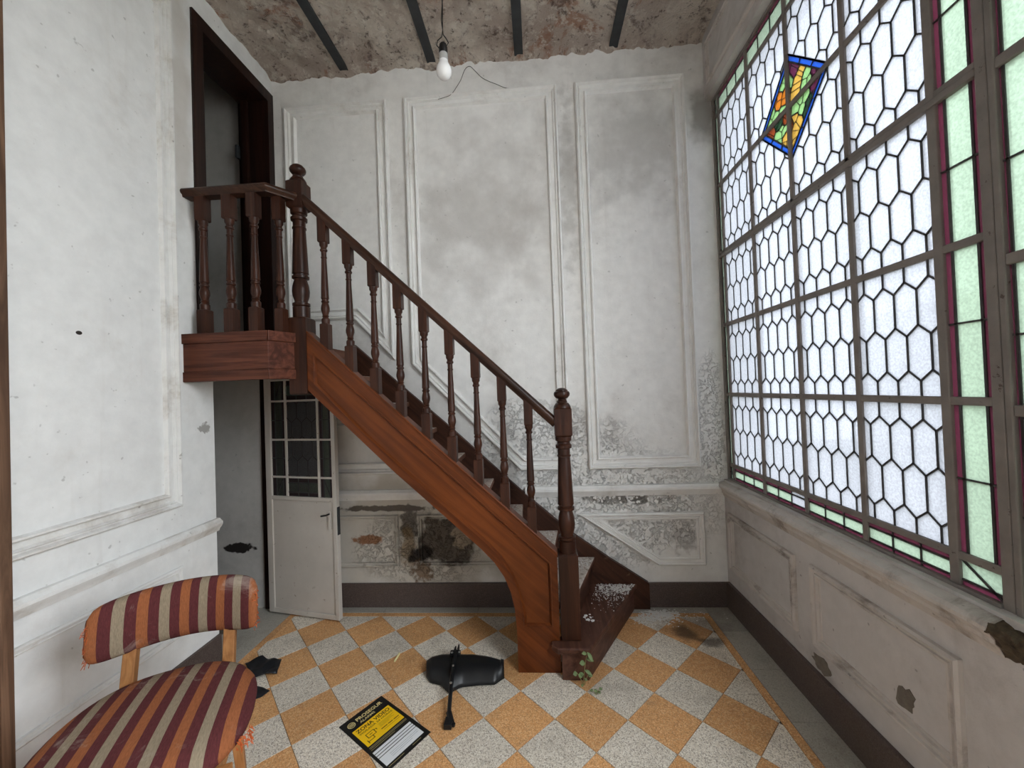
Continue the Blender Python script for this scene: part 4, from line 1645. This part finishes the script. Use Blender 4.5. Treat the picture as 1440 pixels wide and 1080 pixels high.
def backrest():
    """curved padded band, concave towards the sitter"""
    m_ = MB()
    nu, nv = 44, 20
    W_, Hh, T_ = 0.214, 0.084, 0.034
    vs_ = []
    for i in range(nu + 1):
        t = -1 + 2 * i / nu
        x = W_ * t
        endf = max(0.0, 1 - abs(t) ** 9) ** 0.5
        yc = 0.285 - 0.085 * t * t
        zc = 0.616
        hh = Hh * (0.62 + 0.38 * endf)
        tt = T_ * (0.35 + 0.65 * endf)
        sl = -0.17 * t / 0.268 * 0.268
        for q in range(nv):
            a = 2 * math.pi * q / nv
            c, s = math.cos(a), math.sin(a)
            dz = hh * math.copysign(abs(s) ** 0.75, s)
            dy = tt * math.copysign(abs(c) ** 0.75, c)
            vs_.append((x, yc + dy + dz * 0.16, zc + dz))
    fs_ = [(i * nv + q, i * nv + (q + 1) % nv, (i + 1) * nv + (q + 1) % nv, (i + 1) * nv + q) for i in range(nu) for q in range(nv)]
    fs_.append(tuple(range(nv)))
    fs_.append(tuple(nu * nv + q for q in range(nv)))
    m_.add(vs_, fs_)
    return m_.build('backrest', M['fabric'], chair, smooth=60)


br = backrest()
m_ = MB()
for q in range(90):
    sx = -1 if q % 2 else 1
    z = 0.616 + random.uniform(-0.075, 0.05)
    x = sx * random.uniform(0.200, 0.214)
    y = 0.207 + random.uniform(-0.025, 0.012)
    p0 = Vector((x, y, z))
    d = Vector((sx * random.uniform(0.0, 0.012), random.uniform(-0.010, 0.004), random.uniform(-0.022, 0.008)))
    m_.tube([p0, p0 + d * 0.5 + Vector((0, 0, 0.003)), p0 + d], 0.0009, 4)
tag(m_.build('frayed_edge', M['thread'], chair), 'loose orange threads', kind='stuff')
m_ = MB()
for q in range(60):
    a = random.uniform(-0.9, -0.35)
    p0 = Vector((0.252 * math.cos(a * 0.55), -0.06 + 0.22 * math.sin(a) * 0.5, 0.400 + random.uniform(0, 0.03)))
    d = Vector((random.uniform(0, 0.010), random.uniform(-0.01, 0.01), random.uniform(-0.020, 0.004)))
    m_.tube([p0, p0 + d * 0.5, p0 + d], 0.0009, 4)
tag(m_.build('frayed_edge', M['thread'], chair), 'loose orange threads', kind='stuff')

# ---------------- alarm sign lying on the floor
SU = Vector((0.549, 0.836, 0))
SV = Vector((0.836, -0.549, 0))
SW, SH = 0.192, 0.316
sg = empty('alarm_sign', (-0.6445, 1.512, 0.0), math.atan2(0.836, 0.549))
tag(sg, 'black and yellow video alarm sign lying flat on the tiles', 'sign')


def su(u, v, h):      # u 0..1 left to right, v 0..1 top to bottom, in the sign's own axes
    return ((u - 0.5) * SW, (0.5 - v) * SH, h)


def sheet(name, u0, u1, v0, v1, h0, h1, mat, par=sg):
    m_ = MB()
    m_.prism([(u0, v1), (u1, v1), (u1, v0), (u0, v0)], su, h0, h1)
    return m_.build(name, mat, par)


sheet('board', 0, 1, 0, 1, 0.0002, 0.0022, M['sign_black'])
yp = sheet('yellow_panel', 0.075, 0.925, 0.215, 0.555, 0.0022, 0.0025, M['sign_yellow'])
wpn = sheet('white_panel', 0.050, 0.915, 0.665, 0.935, 0.0022, 0.0025, M['sign_white'])


def text(body, u, v, width, height, mat, par, bold=0.0):
    cu = bpy.data.curves.new('lettering', 'FONT')
    cu.body = body
    cu.size = 1.0
    cu.offset = bold
    o = bpy.data.objects.new('lettering', cu)
    COL.objects.link(o)
    bpy.context.view_layer.update()
    me = bpy.data.meshes.new_from_object(o.evaluated_get(bpy.context.evaluated_depsgraph_get()))
    bpy.data.objects.remove(o)
    xs = [w.co.x for w in me.vertices]
    ys = [w.co.y for w in me.vertices]
    x0, x1, y0, y1 = min(xs), max(xs), min(ys), max(ys)
    b = su(u, v, 0.0027)
    for w in me.vertices:
        w.co = (b[0] + (w.co.x - x0) / (x1 - x0) * width * SW, b[1] + (w.co.y - (y0 + y1) / 2) / (y1 - y0) * height * SH, 0.0027)
    me.materials.clear()
    return link_mesh('lettering', me, mat, par)


text('PROSEGUR', 0.290, 0.092, 0.60, 0.055, M['sign_gold'], sg, 0.02)
text('ALARMS', 0.310, 0.160, 0.34, 0.036, M['sign_gold'], sg, 0.015)
text('ZONA VIDEO', 0.125, 0.268, 0.755, 0.058, M['sign_black'], yp, 0.02)
text('VIGILADA 24 HORAS', 0.125, 0.328, 0.76, 0.030, M['sign_black'], yp, 0.01)
m_ = MB()
cxs, cys = su(0.165, 0.112, 0)[:2]
for r0, r1 in ((0.0125, 0.0150),):
    seg = 32
    vv = [(cxs + r * math.cos(2 * math.pi * q / seg), cys + r * math.sin(2 * math.pi * q / seg), 0.0026) for r in (r0, r1) for q in range(seg)]
    m_.add(vv, [(q, (q + 1) % seg, seg + (q + 1) % seg, seg + q) for q in range(seg)])
for k_ in (-1, 0, 1):
    w = 0.0095 if k_ else 0.0118
    m_.add([(cxs - w, cys + k_ * 0.0055 - 0.0014, 0.0026), (cxs + w, cys + k_ * 0.0055 - 0.0014, 0.0026),
            (cxs + w, cys + k_ * 0.0055 + 0.0014, 0.0026), (cxs - w, cys + k_ * 0.0055 + 0.0014, 0.0026)], [(0, 1, 2, 3)])
m_.build('round_logo', M['sign_gold'], sg)


def strokes(name, lines, w, mat, par):
    m_ = MB()
    for (a, b), (c, d) in lines:
        p, q = Vector(su(a, b, 0.0027)), Vector(su(c, d, 0.0027))
        t = (q - p).normalized()
        nn = Vector((-t.y, t.x, 0)) * w
        p, q = p - t * w, q + t * w
        m_.add([p + nn, p - nn, q - nn, q + nn], [(0, 1, 2, 3)])
    o = m_.build(name, mat, par)
    if name == 'small_print':
        o['kind'] = 'stuff'
    return o


# camera pictogram
strokes('camera_symbol', [((0.20, 0.385), (0.37, 0.385)), ((0.37, 0.385), (0.37, 0.455)), ((0.37, 0.455), (0.20, 0.455)), ((0.20, 0.455), (0.20, 0.385)),
                          ((0.37, 0.400), (0.42, 0.400)), ((0.42, 0.400), (0.42, 0.420)), ((0.29, 0.455), (0.29, 0.500)), ((0.29, 0.500), (0.15, 0.500)),
                          ((0.15, 0.475), (0.15, 0.525)), ((0.26, 0.420), (0.31, 0.420))], 0.0013, M['sign_black'], yp)
strokes('small_print', [((0.50, 0.372), (0.86, 0.372)), ((0.50, 0.390), (0.80, 0.390)), ((0.50, 0.408), (0.84, 0.408)), ((0.50, 0.426), (0.70, 0.426)),
                        ((0.50, 0.500), (0.88, 0.500))], 0.0005, M['sign_black'], yp)
strokes('number_line', [((0.48, 0.468), (0.60, 0.468)), ((0.64, 0.468), (0.73, 0.468)), ((0.77, 0.468), (0.88, 0.468))], 0.0018, M['sign_black'], yp)
strokes('small_print', [((0.07, 0.585), (0.92, 0.585)), ((0.07, 0.603), (0.92, 0.603)), ((0.07, 0.628), (0.60, 0.628))], 0.0005, M['sign_gold'], sg)
strokes('white_rules', [((0.050, 0.708), (0.915, 0.708)), ((0.050, 0.748), (0.915, 0.748)), ((0.050, 0.788), (0.915, 0.788))], 0.0015, M['sign_black'], wpn)
strokes('small_print', [((0.24, 0.835), (0.88, 0.835)), ((0.24, 0.860), (0.88, 0.860)), ((0.24, 0.885), (0.70, 0.885))], 0.0004, M['sign_black'], wpn)
strokes('small_print', [((0.06, 0.965), (0.40, 0.965)), ((0.60, 0.965), (0.80, 0.965))], 0.0005, M['sign_gold'], sg)

# ---------------- black plastic fender with its stay
fen = tag(empty('black_fender', (-0.40, 1.80, 0.0)), 'black plastic vehicle fender with a metal stay lying on the tiles', 'fender')
BK = [(-0.580, 1.880), (-0.560, 1.912), (-0.515, 1.930), (-0.43, 1.936), (-0.36, 1.930), (-0.288, 1.915), (-0.235, 1.898), (-0.210, 1.880)]
FR = [(-0.558, 1.785), (-0.530, 1.752), (-0.478, 1.738), (-0.430, 1.690), (-0.385, 1.728), (-0.300, 1.742), (-0.240, 1.745), (-0.200, 1.785)]


def lerp_path(pp, t):
    f_ = t * (len(pp) - 1)
    i = min(int(f_), len(pp) - 2)
    s = f_ - i
    return (pp[i][0] + (pp[i + 1][0] - pp[i][0]) * s, pp[i][1] + (pp[i + 1][1] - pp[i][1]) * s)


m_ = MB()
nu, nv = 36, 16
vs_ = []
for i in range(nu + 1):
    t = i / nu
    a, b = lerp_path(BK, t), lerp_path(FR, t)
    for j in range(nv + 1):
        s = j / nv
        arch = 1 - abs(2 * s - 1) ** 2.4
        hgt = 0.052 * (1 - 0.35 * abs(2 * t - 1) ** 2)
        lip = 0.010 if 0.92 < t else 0.0
        vs_.append((a[0] + (b[0] - a[0]) * s + 0.40, a[1] + (b[1] - a[1]) * s - 1.80, 0.006 + hgt * arch + lip * arch))
m_.add(vs_, [(i * (nv + 1) + j, (i + 1) * (nv + 1) + j, (i + 1) * (nv + 1) + j + 1, i * (nv + 1) + j + 1) for i in range(nu) for j in range(nv)])
sh = m_.build('shell', M['black'], fen, smooth=60)
md = sh.modifiers.new('thick', 'SOLIDIFY')
md.thickness = 0.003
m_ = MB()
st = [(-0.040, 0.078, 0.066), (-0.036, 0.050, 0.066), (-0.030, 0.0, 0.066), (-0.022, -0.080, 0.062), (-0.012, -0.160, 0.040), (-0.004, -0.225, 0.020), (0.004, -0.250, 0.012)]
for p, q in zip(st[:-1], st[1:]):
    m_.tube([p, q], 0.0085, 8)
m_.tube([(-0.004, -0.225, 0.020), (0.014, -0.262, 0.012)], 0.012, 8)
m_.build('stay', M['black'], fen, smooth=40)
m_ = MB()
m_.box(-0.012, 0.018, -0.285, -0.245, 0.001, 0.022)
m_.box(0.014, 0.030, -0.278, -0.262, 0.006, 0.014)
m_.build('foot_bracket', M['black'], fen, bevel=0.002)
m_ = MB()
m_.box(-0.062, -0.014, 0.050, 0.076, 0.048, 0.072)
m_.box(-0.046, -0.038, 0.070, 0.096, 0.052, 0.078)
m_.box(-0.030, -0.024, 0.070, 0.100, 0.052, 0.084)
m_.build('clamp', M['black'], fen, bevel=0.002)
for p in ((-0.052, 0.056, 0.071), (-0.018, 0.060, 0.071), (-0.026, -0.040, 0.077), (-0.018, -0.122, 0.061)):
    m_ = MB()
    m_.lathe([(0.0055, 0), (0.0055, 0.003), (0.003, 0.0045)], p, 8)
    m_.build('bolt', M['bolt'], fen, smooth=40)


# ---------------- torn black scraps beside the chair
def scrap(name, outline, label, amp):
    c = (sum(p[0] for p in outline) / len(outline), sum(p[1] for p in outline) / len(outline))
    bm = bmesh.new()
    vs2 = [bm.verts.new((p[0] - c[0], p[1] - c[1], 0)) for p in outline]
    bm.faces.new(vs2)
    bmesh.ops.triangulate(bm, faces=bm.faces)
    bmesh.ops.subdivide_edges(bm, edges=bm.edges, cuts=5, use_grid_fill=True)
    for v in bm.verts:
        z = 0.5 + 0.5 * mnoise.noise((v.co.x * 22 + 3, v.co.y * 22, 1.0))
        v.co.z = 0.0025 + amp * max(0.0, z - 0.25)
    me = bpy.data.meshes.new(name)
    bm.to_mesh(me)
    bm.free()
    me.polygons.foreach_set('use_smooth', [True] * len(me.polygons))
    o = link_mesh(name, me, M['rag'])
    o.location = (c[0], c[1], 0)
    s = o.modifiers.new('thick', 'SOLIDIFY')
    s.thickness = 0.0015
    return tag(o, label, 'scrap')


scrap('plastic_scrap', [(-1.487, 1.866), (-1.429, 1.909), (-1.373, 1.888), (-1.315, 1.890), (-1.276, 1.798), (-1.361, 1.765), (-1.399, 1.787)],
      'larger torn black plastic scrap on the floor behind the striped chair', 0.030)
scrap('plastic_scrap', [(-1.36, 1.735), (-1.304, 1.718), (-1.235, 1.692), (-1.249, 1.662), (-1.276, 1.646), (-1.36, 1.64)],
      'smaller pointed black plastic scrap close beside the chair seat', 0.012)

# ---------------- cigarette end
m_ = MB()
m_.tube([(-0.744, 1.892, 0.005), (-0.7425, 1.915, 0.005), (-0.741, 1.949, 0.005)], 0.0046, 10)
tag(m_.build('cigarette', M['cig'], smooth=40), 'pale cigarette stub lying on an ochre tile', 'cigarette')


# ---------------- weeds at the foot of the stairs
def weed(name, loc, label, stems):
    r = tag(empty(name, loc), label, 'plant')
    for path, leaves in stems:
        m_ = MB()
        m_.tube(path, 0.0016, 6, 0.0008)
        m_.build('stem', M['stem'], r, smooth=60)
        for (p, d, L, w) in leaves:
            d = Vector(d).normalized()
            side = d.cross(Vector((0.2, -0.6, 0.8))).normalized()
            upv = side.cross(d).normalized()
            p = Vector(p)
            m_ = MB()
            prof = [(0.0, 0.05), (0.25, 0.8), (0.5, 1.0), (0.75, 0.7), (1.0, 0.02)]
            vv = []
            for t, ww in prof:
                base = p + d * (L * t) - Vector((0, 0, 1)) * (L * 0.25 * t * t)
                vv += [base - side * (w * ww), base - upv * (w * 0.25 * ww), base + side * (w * ww)]
            m_.add(vv, [(3 * i + a, 3 * i + a + 1, 3 * i + a + 4, 3 * i + a + 3) for i in range(4) for a in range(2)])
            o = m_.build('leaf', M['leaf'], r, smooth=60)
            s = o.modifiers.new('thick', 'SOLIDIFY')
            s.thickness = 0.0005
    return r


weed('weed', (0.150, 1.758, 0.0), 'small green weed growing at the foot of the first step',
     [([(0, 0, 0), (0.003, -0.004, 0.05), (0.010, -0.008, 0.10), (0.020, -0.010, 0.150)],
       [((0.003, -0.004, 0.05), (-0.8, -0.3, 0.3), 0.030, 0.009), ((0.006, -0.006, 0.07), (0.8, -0.3, -0.2), 0.036, 0.008),
        ((0.010, -0.008, 0.10), (-0.7, -0.3, 0.4), 0.032, 0.011), ((0.014, -0.008, 0.12), (0.9, -0.2, 0.1), 0.034, 0.009),
        ((0.020, -0.010, 0.150), (0.5, -0.4, -0.5), 0.036, 0.009), ((0.018, -0.010, 0.142), (-0.6, -0.4, 0.5), 0.034, 0.008)]),
      ([(0, 0, 0), (-0.012, -0.006, 0.03), (-0.026, -0.010, 0.058)],
       [((-0.026, -0.010, 0.058), (-0.7, -0.4, 0.3), 0.024, 0.010), ((-0.022, -0.010, 0.050), (0.5, -0.4, 0.2), 0.022, 0.009)]),
      ([(0.002, 0, 0), (0.012, -0.006, 0.03), (0.020, -0.008, 0.050)],
       [((0.020, -0.008, 0.050), (0.7, -0.4, 0.2), 0.020, 0.007), ((0.012, -0.006, 0.035), (-0.2, -0.8, 0.2), 0.018, 0.007)]),
      ([(0, 0, 0), (-0.006, -0.018, 0.018)], [((-0.006, -0.018, 0.018), (-0.3, -0.9, 0.1), 0.016, 0.005)])])
weed('weed_sprig', (0.196, 1.706, 0.0), 'tiny low weed sprig in the tile joint before the stairs',
     [([(0, 0, 0), (0.006, 0, 0.010), (0.014, 0.002, 0.020)],
       [((0.014, 0.002, 0.020), (0.8, 0.3, 0.2), 0.016, 0.006), ((0.006, 0, 0.010), (-0.6, 0.3, 0.4), 0.018, 0.006),
        ((0.010, 0, 0.014), (0.4, -0.8, 0.2), 0.016, 0.006)]),
      ([(0, 0, 0), (-0.010, 0.004, 0.012)], [((-0.010, 0.004, 0.012), (-0.8, 0.2, 0.2), 0.016, 0.006)])])


# ---------------- crumbs of fallen paint
def crumbs(name, spots, label):
    m_ = MB()
    for (cx, cy, rx, ry, z, cnt, smax) in spots:
        for q in range(cnt):
            x, y = random.gauss(cx, rx), random.gauss(cy, ry)
            if callable(z):
                zz = z(x, y)
                if zz is None:
                    continue
            else:
                zz = z
            s = smax * random.uniform(0.25, 1.0) ** 2
            a0 = random.uniform(0, 6.28)
            ps = [(x + s * random.uniform(0.6, 1.2) * math.cos(a0 + w * 1.256), y + s * random.uniform(0.5, 1.0) * math.sin(a0 + w * 1.256)) for w in range(5)]
            m_.prism(ps, fl, zz + 0.0002, zz + 0.0008 + s * 0.25)
    return tag(m_.build(name, M['flake'], fix=False), label, 'debris', kind='stuff')


def on_step(k_):
    def f(x, y):
        if 1.875 < y < 2.345 and nx_at(k_ + 1, y, -0.008) < x < nx_at(k_, y, 0.008):
            return ZT[k_]
        return None
    return f


def on_floor(x, y):
    if y > 2.355 or x > 1.02 or x < nx_at(0, y) + 0.018 or (x < 0.62 and y > 2.330):
        return None
    return 0.0


crumbs('paint_crumbs', [(0.42, 2.30, 0.09, 0.035, on_step(0), 1100, 0.006), (0.34, 2.22, 0.08, 0.06, on_step(0), 420, 0.004),
                        (0.19, 2.28, 0.06, 0.05, on_step(1), 420, 0.005), (0.20, 2.02, 0.022, 0.02, on_step(0), 26, 0.013),
                        (0.00, 2.28, 0.06, 0.05, on_step(2), 260, 0.004), (-0.19, 2.25, 0.05, 0.07, on_step(3), 160, 0.004),
                        (-0.36, 2.20, 0.05, 0.09, on_step(4), 90, 0.004)],
       'white paint crumbs scattered over the lower stair treads')
crumbs('paint_crumbs', [(0.60, 2.28, 0.07, 0.04, on_floor, 700, 0.007), (0.66, 2.30, 0.04, 0.018, on_floor, 150, 0.013), (0.76, 2.31, 0.10, 0.04, on_floor, 60, 0.006)],
       'white paint crumbs on the floor at the foot of the back wall')
